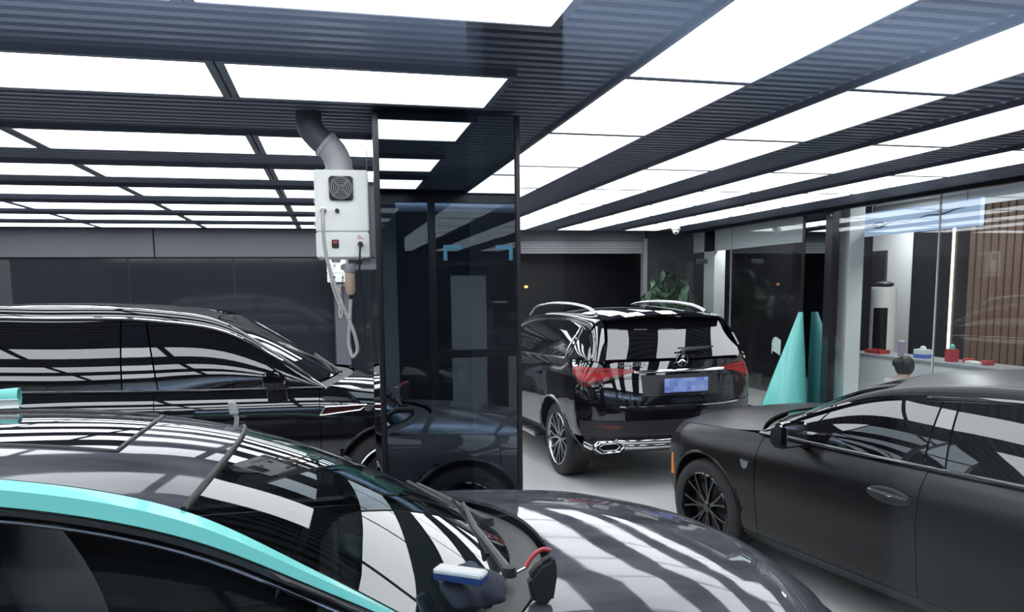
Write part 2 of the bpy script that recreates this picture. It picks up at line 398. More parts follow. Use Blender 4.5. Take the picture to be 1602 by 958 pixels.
        s.add('hub', lathe([(.001, Y(.026)), (rr*.1, Y(.026)), (rr*.17, Y(.036)), (rr*.19, Y(.09))], 'y', 20, centre=(x,0,r)), rimm, t, 30)
        s.add('brake_disc', lathe([(.02, Y(.09)), (rr*.74, Y(.09)), (rr*.74, Y(.11)), (.02, Y(.11))], 'y', 28, centre=(x,0,r)), M['plastic'], t, 30)
    def wells(s):
        for xw in s.c['wx']:
            for sd in (1, -1):
                R, zw = s.c['Ra']-.006, s.c['r']+.015; y1, y0 = sd*(s.L[2]['W']-.05), sd*(s.L[2]['W']-.42)
                bm = bmesh.new(); n = 20; A, B = [], []
                for k in range(n+1):
                    a = math.radians(-25+230*k/n); A.append(bm.verts.new((xw+R*math.cos(a), y1, zw+R*math.sin(a)))); B.append(bm.verts.new((xw+R*math.cos(a), y0, zw+R*math.sin(a))))
                for k in range(n): bm.faces.new((A[k], A[k+1], B[k+1], B[k]))
                bm.faces.new(B); s.add('wheel_well', bm, M['seal'], smooth=40)
    def arch_lips(s, m, r):
        R, zw = s.c['Ra'], s.c['r']+.015
        for xw in s.c['wx']:
            arc = []
            for k in range(25):
                a = math.radians(-8+196*k/24); x = xw+R*math.cos(a); z = zw+R*math.sin(a)
                ys = [s.yat(l, x) for l in range(6)]; zs = [s.zf[l](x) for l in range(6)]; arc.append((x, float(np.interp(z, zs, ys))-.004, z))
            s.trim('arch_lip', arc, r, m)
    def chassis(s, z1=None, cab=True):
        c = s.c; r = c['r']; f, b = c['wx']; R = c['Ra']+.03; W = s.L[2]['W']
        bm = bmesh.new(); zb = s.L[0]['z'][0][1]+.02; zt = z1 or .78
        box(b+R, f-R, -W+.08, W-.08, zb, zb+.25, bm); box(f-R, min(l['Lf'] for l in s.L)-.22, -W+.46, W-.46, zb, zt-.08, bm); box(-min(l['Lr'] for l in s.L)+.22, b+R, -W+.46, W-.46, zb, zt-.04, bm)
        s.add('underbody', bm, M['seal'], smooth=None)
    def plate_on(s, name, cx, cy, cz, w, h, m, face='y', th=.006, parent=None):
        b = box(cx-w/2, cx+w/2, cy-th, cy+th, cz-h/2, cz+h/2, bev=.002) if face == 'y' else box(cx-th, cx+th, cy-w/2, cy+w/2, cz-h/2, cz+h/2, bev=.002)
        return s.add(name, b, m, parent)
    def mirror_unit(s, x, y, z, m, size=(.12,.23,.16), both=True):
        for sd in ((1, -1) if both else (1,)):
            sx, sy, sz = size
            prof = [(-sx*.5, -sz*.42), (-sx*.5, sz*.40), (-sx*.2, sz*.5), (sx*.35, sz*.30), (sx*.55, -sz*.05), (sx*.4, -sz*.42), (0, -sz*.5)]
            bm = prism([(x+a, z+b) for a, b in prof], 'y', sd*(y), sd*(y+sy), bev=.022)
            h = s.add('mirror_housing', bm, m, smooth=50)
            s.add('mirror_glass', box(x-sx*.5-.004, x-sx*.5+.002, min(sd*(y+.02), sd*(y+sy-.02)), max(sd*(y+.02), sd*(y+sy-.02)), z-sz*.36, z+sz*.36, bev=.003), M['chrome'], h)
            s.add('mirror_arm', tube([(x+.01, sd*(y-.08), z-sz*.55), (x, sd*(y+.03), z-sz*.35)], [.03, .02], seg=8), M['plastic'], h)
    def seat(s, x, y, z=.42, m=None):
        m = m or M['seatm']; t = s.add('seat', box(x-.25, x+.25, y-.24, y+.24, z-.12, z+.06, bev=.04), m, smooth=50)
        P = []
        for zz, xx, wd, th in ((0, -.22, .25, .07), (.2, -.27, .26, .075), (.42, -.35, .24, .065), (.56, -.40, .16, .05), (.62, -.42, .11, .045), (.75, -.45, .12, .05), (.82, -.465, .09, .03)):
            row = []
            for k in range(13):
                a = 2*math.pi*k/12; row.append((x+xx+th*math.cos(a), y+wd*(abs(math.sin(a))**.7)*(1 if math.sin(a) >= 0 else -1), z+zz))
            P.append(row)
        G = refine(P, 3, 2); bm = grid_bm(G)
        bmesh.ops.remove_doubles(bm, verts=bm.verts[:], dist=1e-4); bmesh.ops.holes_fill(bm, edges=[e for e in bm.edges if e.is_boundary]); bmesh.ops.recalc_face_normals(bm, faces=bm.faces[:])
        s.add('seat_back', bm, m, t, 60)
def surf_offset(pts, d): return [(p[0], p[1]+d, p[2]) for p in pts]

# ================================================================== THE ROOM
XL, XR, YF, YB = -6.2, 6.3, .8, 12.9
struct(link('floor', box(XL-.2, 9.6, YF, YB+1.5, -.1, 0), M['floor'])); struct(link('floor_lounge', box(XL-.2, 9.6, YF-4.4, YF, -.1, 0), M['loungefloor']))
# ceiling: black soffit with lateral slats hung below it
ce = struct(link('ceiling', box(XL-.2, XR+.1, YF-.05, YB+.2, 2.955, 3.05), M['ceil']))
pitch = .088; k = 0; y = YF+.06; sl = None
while y < YB-.05:
    bm = bmesh.new() if sl is None else None
    if sl is None:
        box(XL, XR-.05, -.027, .027, 0, .05, bm, bev=.004); sl = link('slat', bm, M['slat'], ce); sl.location = (0, y, 2.885)
    else:
        o = sl.copy(); COL.objects.link(o); o.location = (0, y, 2.885)
    y += pitch
# light panels: frame + diffuser
def lamp(x0, x1, y0, y1, label, group, fr=.035):
    t = empty('ceiling_light', ((x0+x1)/2, (y0+y1)/2, ZC), 0, label, 'ceiling light', group)
    a, b = (x1-x0)/2, (y1-y0)/2
    link('diffuser', box(-a+.004, a-.004, -b+.004, b-.004, .004, .018), M['panel'], t)
    bm = bmesh.new(); F = fr
    for q in ((-a-F, a+F, -b-F, -b+.004), (-a-F, a+F, b-.004, b+F), (-a-F, -a+.004, -b, b), (a-.004, a+F, -b, b)): box(*q, 0, .034, bm)
    link('frame', bm, M['frame'], t)
colx = [(1.35, 1.97), (2.52, 3.11), (3.66, 4.25), (4.84, 5.43)]
seams = [.87+.02]+[3.42-1.275, 3.42]+[3.42+1.275*k for k in range(1, 8)]
seams = [.89]+[2.145, 3.42, 4.695, 5.97, 7.245, 8.52, 9.795, 11.07, 12.345]
cn = ['strip nearest the mirror column', 'second lengthwise strip', 'third lengthwise strip', 'strip along the glass partition']
on = ['first', 'second', 'third', 'fourth', 'fifth', 'sixth', 'seventh', 'eighth', 'ninth', 'tenth']
for ci, (x0, x1) in enumerate(colx):
    for si in range(len(seams)-1):
        lamp(x0, x1, seams[si]+.019, seams[si+1]-.019, 'ceiling light panel, %s from the front in the %s' % (on[si], cn[ci]), 'light panels in the lengthwise strips', .017)
h = .95
rows = [(1.12, 1.74), (2.22, 2.83), (3.53, 4.12), (5.10, 5.75), (6.42, 7.04), (7.70, 8.35), (9.09, 9.75), (10.43, 11.09), (11.73, 12.35)]
bars = [.86, -.44, -1.80, -3.24, -4.66, -6.1]
bn = ['at the mirror column end', 'second from the mirror column end', 'third from the mirror column end', 'fourth from the mirror column end', 'by the left wall']
for ri, (y0, y1) in enumerate(rows):
    for bi in range(5):
        lamp(bars[bi+1]+.035, bars[bi]-.035, y0, y1, 'white ceiling light panel %s of the %s crosswise row' % (bn[bi], on[ri]), 'light panels in the crosswise rows', .03)
# back wall
wb = struct(link('wall_back', box(XL-.2, 3.0, YB, YB+.15, 0, 2.96), M['darkgrey']))
for i, (a, b) in enumerate(((XL, -4.62), (-4.6, -3.02), (-3.0, -1.49), (-1.47, .02), (.3, 1.6), (1.62, 3.0))):
    link('wall_panel', box(a, b, YB-.025, YB, .02, 2.42, bev=.003), M['wallpanel'] if i else M['darkgrey'], wb)
for a, b in ((XL, -2.62), (-2.6, .3), (.31, 3.0)): link('fascia_panel', box(a, b, YB-.09, YB, 2.44, 2.87, bev=.003), M['fascia'], wb)
struct(link('wall_left', box(XL-.2, XL, YF-.1, YB, 0, 2.96), M['darkgrey']))
# dark yard beyond the raised shutter
struct(link('wall_yard', box(2.6, 6.3, YB+1.4, YB+1.5, 0, 3), M['black']))
struct(link('wall_yard_side', box(2.9, 3.0, YB+.15, YB+1.4, 0, 3), M['black']))
struct(link('ceiling_yard', box(2.6, 6.3, YB, YB+1.5, 2.96, 3.05), M['black']))
d1 = struct(link('door_1', box(3.0, 5.47, YB, YB+.12, 2.70, 2.96), M['fascia']), 'half raised grey roller shutter over the dark doorway')
for k in range(5): link('shutter_slat', box(3.02, 5.43, YB+.02, YB+.05, 2.495+k*.045, 2.495+k*.045+.040, bev=.008), M['shutter'], d1)
link('guide_rail', box(5.43, 5.50, YB-.03, YB+.1, 0, 2.75), M['grey'], d1); link('guide_rail', box(3.0, 3.04, YB-.03, YB+.1, 0, 2.75), M['grey'], d1)
struct(link('wall_back_pier', box(5.5, XR, YB, YB+.15, 0, 2.96), M['darkgrey']))
tag(link('yard_lamp', blob((3.62, YB+1.35, 1.93), (.035,.02,.025)), M['nightlamp'], smooth=180), 'tiny amber lamp glowing in the dark doorway', 'lamp')
# back column carrying the far extractor
struct(link('column_back', box(.05, .28, YB-.2, YB-.03, 0, 2.86, bev=.004), M['fascia']))
# mirror column
PX0, PX1, PY0, PY1 = .25, 1.06, 4.3, 5.05
mc = struct(link('column_mirror', box(PX0+.012, PX1-.012, PY0+.012, PY1-.012, 0, 2.86), M['black']), 'square column clad in dark tinted mirror glass', None)
link('mirror_panel', box(PX0+.03, PX1-.03, PY0, PY0+.012, .1, 2.855), M['mirror'], mc); link('mirror_panel', box(PX0+.03, PX1-.03, PY1-.012, PY1, .1, 2.855), M['mirror'], mc)
link('mirror_panel', box(PX0, PX0+.012, PY0+.03, PY1-.03, .1, 2.855), M['mirror'], mc); link('mirror_panel', box(PX1-.012, PX1, PY0+.03, PY1-.03, .1, 2.855), M['mirror'], mc)
for x in (PX0, PX1-.03):
    for yy in (PY0, PY1-.03): link('edge_trim', box(x-.002+(.01 if x > .5 else 0), x+.022+(.01 if x > .5 else 0), yy-.004, yy+.034, 0, 2.86, bev=.003), M['black'], mc)
link('plinth', box(PX0-.01, PX1+.01, PY0-.01, PY1+.01, 0, .1), M['black'], mc)
# glass partition on the right: panes, posts, head rail
win = struct(link('window_1', box(XR-.03, XR+.05, YF, YB, 2.84, 2.96), M['black']), 'frameless glass partition between workshop and offices')
link('sill_rail', box(XR-.02, XR+.03, YF, YB, 0, .05), M['black'], win)
for a, b in ((.85, 3.2), (3.21, 5.05), (5.06, 6.985), (7.0, 8.70), (9.40, 11.35), (11.365, 12.86)): link('pane', box(XR-.005, XR+.007, a, b, .05, 2.84), M['pane'], win)
for yy in (3.2, 5.05, 6.985, 11.35): link('glass_joint', box(XR-.007, XR+.009, yy, yy+.015, .05, 2.84), M['ducts'], win)
link('post', box(XR-.05, XR+.06, 8.72, 8.86, 0, 2.9), M['black'], win); link('dark_pane', box(XR-.012, XR+.02, 8.87, 9.36, .05, 2.84), M['dark_mirror'], win); link('post', box(XR-.02, XR+.03, 9.36, 9.41, 0, 2.9), M['black'], win)
for yy in (8.72,): link('bolt', blob((XR-.05, yy+.03, 2.79), (.02,.02,.02)), M['chrome'], win, 180)
# open glass door leaf at the far end
d2 = struct(link('door_2', box(4.97, 5.84, 11.40, 11.412, .04, 2.30), M['pane']), 'open frameless glass door leaf in front of the plant')
link('door_clamp', box(5.70, 5.90, 11.38, 11.432, 2.26, 2.34, bev=.004), M['chrome'], d2); link('pull_handle', tube([(5.05, 11.36, .8), (5.05, 11.36, 1.5)], .014), M['chrome'], d2, 60)
# offices behind the partition
struct(link('wall_office', box(9.0, 9.1, .8, YB+1.4, 0, 3.3), M['white']))
struct(link('ceiling_office', box(XR+.05, 9.1, .8, YB+1.4, 3.2, 3.3), M['white']))
struct(link('wall_office_end', box(XR+.05, 9.0, YB+1.3, YB+1.4, 0, 3.2), M['darkgrey']))
struct(link('wall_office_front', box(XR+.05, 9.0, .8, .9, 0, 3.2), M['darkgrey']))
struct(link('wall_dark_room', box(7.6, 7.7, 9.9, YB+1.3, 0, 3.2), M['black'])); struct(link('wall_dark_room_side', box(6.45, 7.7, 9.8, 9.9, 0, 3.2), M['black']))
struct(link('trim_1', box(6.40, 6.46, 9.45, YB, 2.5, 3.2), M['white'])); struct(link('column_office_far', box(6.4, 6.6, 12.1, 12.48, 0, 3.2), M['white']))
struct(link('column_office_near', box(6.5, 6.72, 8.72, 8.98, 0, 3.2), M['white']))
struct(link('door_3', box(8.96, 9.0, 11.08, 11.85, 0, 2.46), M['darkgrey']))
struct(link('wall_dark_panel', box(8.93, 9.0, 9.32, 10.44, 0, 2.85), M['black']))
ww = struct(link('wall_wood', box(8.93, 9.0, 5.0, 9.3, 0, 3.0), M['woodd']))
yy = 9.29; ws = None
while yy > 6.0:
    if ws is None: ws = link('wood_slat', box(8.885, 8.93, -.052, .052, 0, 3.0, bev=.006), M['woodd'], ww); ws.location = (0, yy-.055, 0)
    else: o = ws.copy(); COL.objects.link(o); o.location = (0, yy-.055, 0)
    yy -= .125
tag(link('led_strip', box(8.90, 8.932, 9.60, 9.622, .9, 2.72), M['led']), 'slim vertical warm light strip beside the wood wall', 'light strip')
dh = empty('door_handle_set', (7.55, 11.0, 1.0), 0, 'chrome pull bars on the dark office door', 'door handle')
link('pull_bar', tube([(0,0,0), (0,0,.62)], .014), M['chrome'], dh, 60); link('pull_bar', tube([(0,.16,0), (0,.16,.62)], .014), M['chrome'], dh, 60); link('knob', blob((-.02,-.12,.3), (.05,.05,.05)), M['chrome'], dh, 180)
link('back_plate', box(.0,.05,-.2,.22,-.05,.7), M['black'], dh)
# front glass partition, through which the photograph is taken, and the lounge behind the lens
wf = struct(link('window_2', box(XL, XR, YF-.03, YF+.05, 2.76, 2.96), M['black']), 'front glass wall of the workshop')
link('sill_rail', box(XL, XR, YF-.02, YF+.04, 0, .06), M['black'], wf)
for a, b in ((XL, -3.9), (-3.88, -1.45), (-1.43, .97)): link('pane', box(a, b, YF, YF+.008, .06, 2.76), M['pane_front'], wf)
for a in (.97, 1.9, 2.75, 4.4): link('post', box(a, a+.07, YF-.02, YF+.04, 0, 2.76), M['black'], wf)
for a, b in ((1.04, 1.9), (1.97, 2.75), (2.82, 4.4), (4.47, XR)): link('pane', box(a, b, YF, YF+.008, .06, 2.76), M['pane_front'], wf)
link('transom', box(1.04, 1.9, YF-.015, YF+.03, 1.20, 1.28), M['black'], wf)
for xa, sg in ((1.12, 1), (1.84, -1)):
    bm = bmesh.new(); box(min(xa, xa+sg*.18), max(xa, xa+sg*.18), YF+.008, YF+.011, 2.30, 2.345, bm); box(min(xa, xa+sg*.04), max(xa, xa+sg*.04), YF+.008, YF+.011, 2.19, 2.30, bm)
    tag(link('tape_corner', bm, M['tape']), 'blue tape %s corner mark on the front glass' % ('inner' if sg > 0 else 'outer'), 'tape', 'blue tape corners')
struct(link('wall_lounge', box(XL, 9.6, YF-4.4, YF-4.3, 0, 3.2), M['loungewall'])); struct(link('ceiling_lounge', box(XL, 9.6, YF-4.4, YF-.06, 3.1, 3.2), M['loungeceil']))
struct(link('column_lounge', box(.52, .80, -1.3, -1.0, 0, 3.1), M['board'])); struct(link('wall_lounge_left', box(XL-.2, XL, YF-4.4, YF-.1, 0, 3.2), M['loungewall']))
for i, (a, b, z0, z1) in enumerate(((1.30, 1.70, 0, 1.24), (1.30, 1.70, 1.24, 2.05), (1.95, 2.7, 0, 1.20))):
    tag(link('notice_board', box(a, b, YF-.75, YF-.72, z0, z1, bev=.004), M['board']), ['lower grey board standing behind the front glass', 'upper grey board standing behind the front glass', 'wide grey board behind the front glass'][i], 'board')

# ================================================================== CARS
def ring_stations(xs, f=(0,.35,.62,.85), r=(.85,.62,.35,0)):
    st = [('f%g' % v, 'f', v) for v in f]+[(n, 'x', x) for n, x in xs]+[('r%g' % v, 'r', v) for v in r]
    return st
# ---------------- 1. sedan in front, its roof and bonnet under grey film
A = dict(xsf=1.5, xsr=1.6, nf=2.5, nr=2.6, tf=.06, tr=.07, wx=(1.5, -1.5), r=.36, Ra=.405, tw=.955,
 flare=((1.5,.012,.45), (-1.5,.02,.5)),
 lines=[dict(W=.84, Lf=2.46, Lr=2.38, z=[(-2.5,.24),(0,.17),(2.5,.18)]), dict(W=.93, Lf=2.55, Lr=2.45, z=[(-2.5,.34),(-1.5,.28),(0,.25),(1.5,.28),(2.5,.28)]),
  dict(W=.965, Lf=2.60, Lr=2.5, z=[(-2.5,.52),(0,.48),(2.5,.44)]), dict(W=.98, Lf=2.58, Lr=2.48, z=[(-2.5,.72),(0,.68),(1.5,.68),(2.5,.56)]),
  dict(W=.955, Lf=2.54, Lr=2.46, z=[(-2.5,.9),(-1.5,.91),(0,.86),(1,.86),(1.6,.85),(2.1,.76),(2.5,.64)]),
  dict(W=.87, Lf=2.46, Lr=2.42, z=[(-2.5,1.0),(-1.5,1.0),(0,.955),(.9,.95),(1.5,.925),(1.9,.885),(2.2,.81),(2.46,.70)])],
 st=ring_stations([('a',2.06),('b',1.75),('w',1.5),('c',1.2),('d',.98),('e',.4),('p',-.28),('g',-.85),('h',-1.2),('w2',-1.5),('i',-1.85)]),
 lo=[(1.02,.845,.95),(.66,.765,1.125),(.30,.685,1.28),(-.15,.635,1.385),(-.7,.62,1.41),(-1.25,.645,1.31),(-1.75,.70,1.15),(-2.08,.77,1.0)],
 hi=[(.95,.765,.97),(.62,.69,1.165),(.28,.605,1.335),(-.15,.565,1.437),(-.7,.55,1.46),(-1.3,.565,1.385),(-1.8,.62,1.20),(-2.18,.69,1.02)])
c = Car('grey_sedan', 'dark grey sedan with turquoise roof rail in front, windscreen and bonnet towards the right', (-.68, 2.7, 0), 0, A, M['film'])
F = M['film']
c.ring('front_bumper', 'f0', 'b', 0, 4, F, True); c.ring('headlight', 'f0.62', 'a', 4, 5, M['clear']); c.ring('nose_panel', 'f0', 'f0.62', 4, 5, F, True)
c.ring('fender', 'b', 'd', 1, 5, F); c.ring('fender_top', 'a', 'b', 4, 5, F)
dfr = c.ring('door', 'd', 'p', 1, 5, F); drr = c.ring('door', 'p', 'h', 1, 5, F)
c.ring('quarter_panel', 'h', 'i', 1, 5, F); c.ring('rear_bumper', 'i', 'r0', 0, 4, F, True); c.ring('tail_light', 'i', 'r0', 4, 5, M['darkred'], True); c.ring('side_skirt', 'c', 'h', 0, 1, M['plastic'])
for o, sd in zip(dfr, (1,-1)): c.plate_on('door_handle', -.1, sd*.955, .79, .24, .035, M['film'], 'y', .012, o)
# bonnet, cowl, windscreen, roof
hb = [c.belt(('f',.85)), c.belt(2.06), c.belt(1.78), c.belt(1.5), c.belt(1.2), (1.03,.82,.955)]
hb[0] = np.array(c.belt(('f',.8)))
hc = [(2.46,0,.73),(2.30,0,.85),(2.08,0,.915),(1.85,0,.952),(1.60,0,.974),(1.40,0,.985)]
c.span('bonnet', hb, hc, F, px=2.2, pz=3.6, mu=8, mv=3, ridge=.35)
c.span('cowl', [(1.02,.81,.94),(.95,.77,.955)], [(1.385,0,.955),(1.27,0,.965)], M['plastic'], gap=0, depth=.02)
wsB = [c.rail(c.hi, t) for t in (0, .5, 1, 1.5, 2)]; wsC = [(1.27,0,.975),(1.06,0,1.10),(.84,0,1.22),(.60,0,1.325),(.36,0,1.405)]
ws = c.span('windscreen', wsB, wsC, M['windshield'], gap=.006, depth=0)
rfB = [c.rail(c.hi, t) for t in (2, 2.4, 2.8, 3.2, 3.7, 4.2, 4.7, 5)]; rfC = [(.36,0,1.405),(.17,0,1.443),(-.02,0,1.468),(-.22,0,1.485),(-.5,0,1.497),(-.8,0,1.495),(-1.1,0,1.465),(-1.3,0,1.425)]
G = refine(c.span_net(rfB, rfC, 6), 4, 3); R0, C0, C1 = 6, 8, 28   # glass roof starts at row index R0
bm = bmesh.new(); n_, k_ = G.shape[:2]
V = [[bm.verts.new(G[i,j]) for j in range(k_)] for i in range(n_)]
for i in range(n_-1):
    for j in range(k_-1):
        if not (i >= R0 and C0 <= j < C1): bm.faces.new((V[i][j], V[i+1][j], V[i+1][j+1], V[i][j+1]))
bmesh.ops.delete(bm, geom=[v for v in bm.verts if not v.link_faces], context='VERTS'); finish_panel(bm, .002, .015, (0,0,.4)); roof = c.add('roof', bm, F)
bm = grid_bm(G[R0:, C0:C1+1]); finish_panel(bm, .006, .012, (0,0,.4)); c.add('glass_roof', bm, M['roofglass'])
edge = [G[i, C0] for i in range(n_-1, R0-1, -1)]+[G[R0, j] for j in range(C0, C1+1)]+[G[i, C1] for i in range(R0, n_)]
c.add('roof_seal', tube([Vector(p)+Vector((0,0,.001)) for p in edge], .007, seg=6), M['plastic'], roof, 60)
c.add('windscreen_seal', tube([Vector(p)+Vector((.004,0,.002)) for p in G[0]], .009, seg=6), M['plastic'], ws, 60)
c.span('rear_window', [c.rail(c.hi, t) for t in (5, 6, 7)], [(-1.3,0,1.415),(-1.85,0,1.26),(-2.28,0,1.07)], M['tint'])
c.span('boot_lid', [c.rail(c.hi, 7), c.belt(('r',.85))], [(-2.28,0,1.06),(-2.42,0,1.03)], F)
c.rail_part('roof_rail', 0, 7, M['turq'], 40, bulge=.016, crease=True)
c.side_part('side_window', [(.98,0.06),(.6,1.0),(.1,2.2),(-.26,3.18)], M['sideglass'], depth=0)
c.side_part('b_pillar', [(-.265,3.19),(-.38,3.36)], M['gloss_black'])
c.side_part('side_window', [(-.385,3.37),(-.8,4.2),(-1.35,5.15)], M['sideglass'], depth=0)
c.side_part('quarter_window', [(-1.38,5.2),(-1.7,5.8),(-2.05,6.95)], M['tint'])
lo = [c.rail(c.lo, t/6) for t in range(0, 43)]
c.trim('window_seal', [(p[0]-.004, p[1]+.004, p[2]-.013) for p in lo], .013, M['seal']); c.trim('window_trim', [(p[0]-.012, p[1]+.010, p[2]-.030) for p in lo], .005, M['alu'])
for x in c.c['wx']:
    for sd in (1,-1): c.wheel(x, sd, .36, .24, 'single', M['rimblack'], 10)
c.wells(); c.chassis(.72); c.arch_lips(M['film'], .014)
c.mirror_unit(.72, .90, 1.02, F)
# cabin
c.add('cabin_floor', box(-1.9, 1.15, -.72, .72, .24, .30), M['interior'], smooth=None)
c.add('dashboard', prism([(1.28,.90),(1.15,.945),(.86,.95),(.66,.90),(.58,.78),(.72,.60),(1.2,.55)], 'y', -.70, .70, bev=.02), M['interior'], smooth=40)
for sd in (1,-1): c.seat(-.05, sd*.37, .50); c.seat(-1.0, sd*.36, .52)
for sd in (1,-1): c.add('door_card', box(-1.2, .9, min(sd*.76, sd*.80), max(sd*.76, sd*.80), .32, .93, bev=.01), M['interior'], smooth=None)
st = c.add('steering_wheel', lathe([(.175+.014*math.cos(a*math.pi/4), .014*math.sin(a*math.pi/4)) for a in range(9)], 'x', 28), M['interior'], smooth=60); st.location = (.50, .37, .86); st.rotation_euler = (0, .4, 0)
c.add('rear_view_mirror', box(.30, .34, -.12, .12, 1.24, 1.31, bev=.012), M['interior']); 
c.add('sensor_housing', box(.34, .48, -.06, .06, 1.29, 1.345, bev=.012), M['interior'])
# wipers
for (a, b) in (((1.24,.14,1.0),(1.02,.62,1.045)), ((1.20,-.40,1.0),(1.16,.24,1.05))):
    a, b = Vector(a), Vector(b); mid = (a+b)/2+Vector((-.03,0,.022))
    w1 = c.add('wiper', tube([a, mid, b], [.017,.014,.009], seg=8), mat('wiper_black', (.05,.052,.055), .45)); c.add('wiper_blade', tube([a.lerp(b,.15)+Vector((-.045,0,.02)), b+Vector((-.04,0,.016))], .008, seg=6), M['seal'], w1); c.add('wiper_pivot', lathe([(.001,.03),(.02,.03),(.025,0)], centre=a-Vector((0,0,.012))), M['plastic'], w1)

# ---------------- 2. long black car on the left
B = dict(xsf=1.55, xsr=1.9, nf=2.6, nr=3., tf=.05, tr=.05, wx=(1.52, -1.52), r=.385, Ra=.44, tw=.965,
 flare=((1.52,.010,.5), (-1.52,.015,.5)),
 lines=[dict(W=.86, Lf=2.28, Lr=2.5, z=[(-2.6,.3),(0,.24),(2.4,.26)]), dict(W=.955, Lf=2.36, Lr=2.57, z=[(-2.6,.42),(0,.36),(2.4,.38)]),
  dict(W=.985, Lf=2.40, Lr=2.6, z=[(-2.6,.66),(0,.62),(2.4,.58)]), dict(W=.992, Lf=2.39, Lr=2.6, z=[(-2.6,.93),(0,.90),(1.5,.88),(2.4,.76)]),
  dict(W=.965, Lf=2.36, Lr=2.58, z=[(-2.6,1.12),(0,1.05),(1,1.04),(1.7,1.0),(2.4,.88)]),
  dict(W=.915, Lf=2.28, Lr=2.55, z=[(-2.6,1.24),(-1.5,1.2),(0,1.155),(1,1.14),(1.6,1.10),(2.1,1.03),(2.4,.94)])],
 st=ring_stations([('a',2.0),('b',1.8),('w',1.52),('c',1.2),('d',.98),('e',.4),('p',-.22),('g',-.8),('h',-1.25),('w2',-1.52),('i',-1.98)]),
 lo=[(1.04,.905,1.145),(.66,.835,1.40),(.30,.785,1.60),(-.2,.755,1.695),(-.9,.745,1.725),(-1.8,.755,1.695),(-2.3,.80,1.46),(-2.5,.86,1.24)],
 hi=[(.95,.82,1.17),(.60,.745,1.455),(.24,.695,1.68),(-.25,.67,1.77),(-.95,.66,1.80),(-1.85,.675,1.77),(-2.42,.72,1.52),(-2.55,.78,1.26)])
c = Car('black_crossover', 'long gloss black car parked behind the grey sedan on the left', (-1.1, 7.08, 0), 0, B, M['suv_black'])
F = M['suv_black']
c.ring('front_bumper', 'f0', 'b', 0, 4, F, True); c.ring('headlight', 'f0.35', 'a', 4, 5, M['clear']); c.ring('nose_panel', 'f0', 'f0.35', 4, 5, F, True); c.ring('fender_top', 'a', 'b', 4, 5, F)
c.ring('fender', 'b', 'd', 1, 5, F); dfr = c.ring('door', 'd', 'p', 1, 5, F); drr = c.ring('door', 'p', 'h', 1, 5, F)
c.ring('quarter_panel', 'h', 'i', 1, 5, F); c.ring('rear_bumper', 'i', 'r0', 0, 4, F, True); c.ring('tail_light', 'i', 'r0', 4, 5, M['darkred'], True); c.ring('side_skirt', 'c', 'h', 0, 1, M['plastic'])
for os_, x in ((dfr, -.06), (drr, -1.08)):
    for o, sd in zip(os_, (1,-1)):
        yy = sd*(c.yat(3, x)-.001); c.plate_on('door_handle', x, yy, 1.0, .25, .042, M['suv_black'], 'y', .016, o); c.plate_on('handle_trim', x, yy+sd*.012, .982, .25, .010, M['chrome'], 'y', .008, o)
for sd in (1,-1):
    yy = c.yat(3, 1.17)-.002
    b1 = c.add('fender_badge', prism([(.98,.935),(1.02,1.0),(1.34,1.005),(1.29,.965)], 'y', sd*(yy-.012), sd*(yy+.006)), M['darkred'], smooth=None)
    c.add('badge_frame', tube([(.98,sd*(yy+.006),.935),(1.02,sd*(yy+.006),1.0),(1.34,sd*(yy+.006),1.005),(1.29,sd*(yy+.006),.965),(.98,sd*(yy+.006),.935)], .004, seg=5), M['chrome'], b1, None)
hb = [c.belt(('f',.8)), c.belt(2.0), c.belt(1.8), c.belt(1.52), c.belt(1.2), (1.06,.885,1.155)]
hc = [(2.28,0,.95),(2.08,0,1.06),(1.9,0,1.115),(1.68,0,1.155),(1.42,0,1.18),(1.28,0,1.19)]
c.span('bonnet', hb, hc, F, px=2.2, pz=2.6)
c.span('cowl', [(1.05,.87,1.14),(.95,.82,1.16)], [(1.27,0,1.165),(1.15,0,1.175)], M['plastic'], gap=0)
c.span('windscreen', [c.rail(c.hi, t) for t in (0,.5,1,1.5,2)], [(1.15,0,1.185),(.9,0,1.33),(.66,0,1.475),(.42,0,1.60),(.18,0,1.70)], M['tint'], gap=.006, depth=.01)
c.span('roof', [c.rail(c.hi, t) for t in (2,3,4,5)], [(.18,0,1.70),(-.45,0,1.80),(-1.1,0,1.83),(-1.88,0,1.80)], F)
c.span('rear_window', [c.rail(c.hi, t) for t in (5,6,7)], [(-1.88,0,1.80),(-2.45,0,1.58),(-2.6,0,1.26)], M['tint'])
c.rail_part('roof_rail', 0, 7, F, 40, bulge=.022)
c.side_part('side_window', [(1.0,.06),(.62,1.0),(.2,2.2),(-.19,3.11)], M['tint'])
c.side_part('b_pillar', [(-.195,3.12),(-.44,3.36)], M['gloss_black'])
c.side_part('side_window', [(-.445,3.37),(-.8,3.9),(-1.30,4.42)], M['tint'])
c.side_part('c_pillar', [(-1.305,4.43),(-1.40,4.53)], M['gloss_black'])
c.side_part('quarter_window', [(-1.405,4.54),(-1.9,5.1),(-2.3,6.2)], M['tint']); c.side_part('d_pillar', [(-2.305,6.21),(-2.48,6.98)], F)
lo = [c.rail(c.lo, t/6) for t in range(0, 43)]
c.trim('window_seal', [(p[0]-.004, p[1]+.006, p[2]-.016) for p in lo], .016, M['seal']); c.trim('window_trim', [(p[0], p[1]+.018, p[2]-.006) for p in lo], .008, M['chrome'])
c.trim('belt_trim', [(x, c.belt(x)[1]+.012, c.belt(x)[2]+.006) for x in np.linspace(1.02, -2.3, 24)], .009, M['gloss_black'])
for x in c.c['wx']:
    for sd in (1,-1): c.wheel(x, sd, .385, .25, 'single', M['alu'], 7)
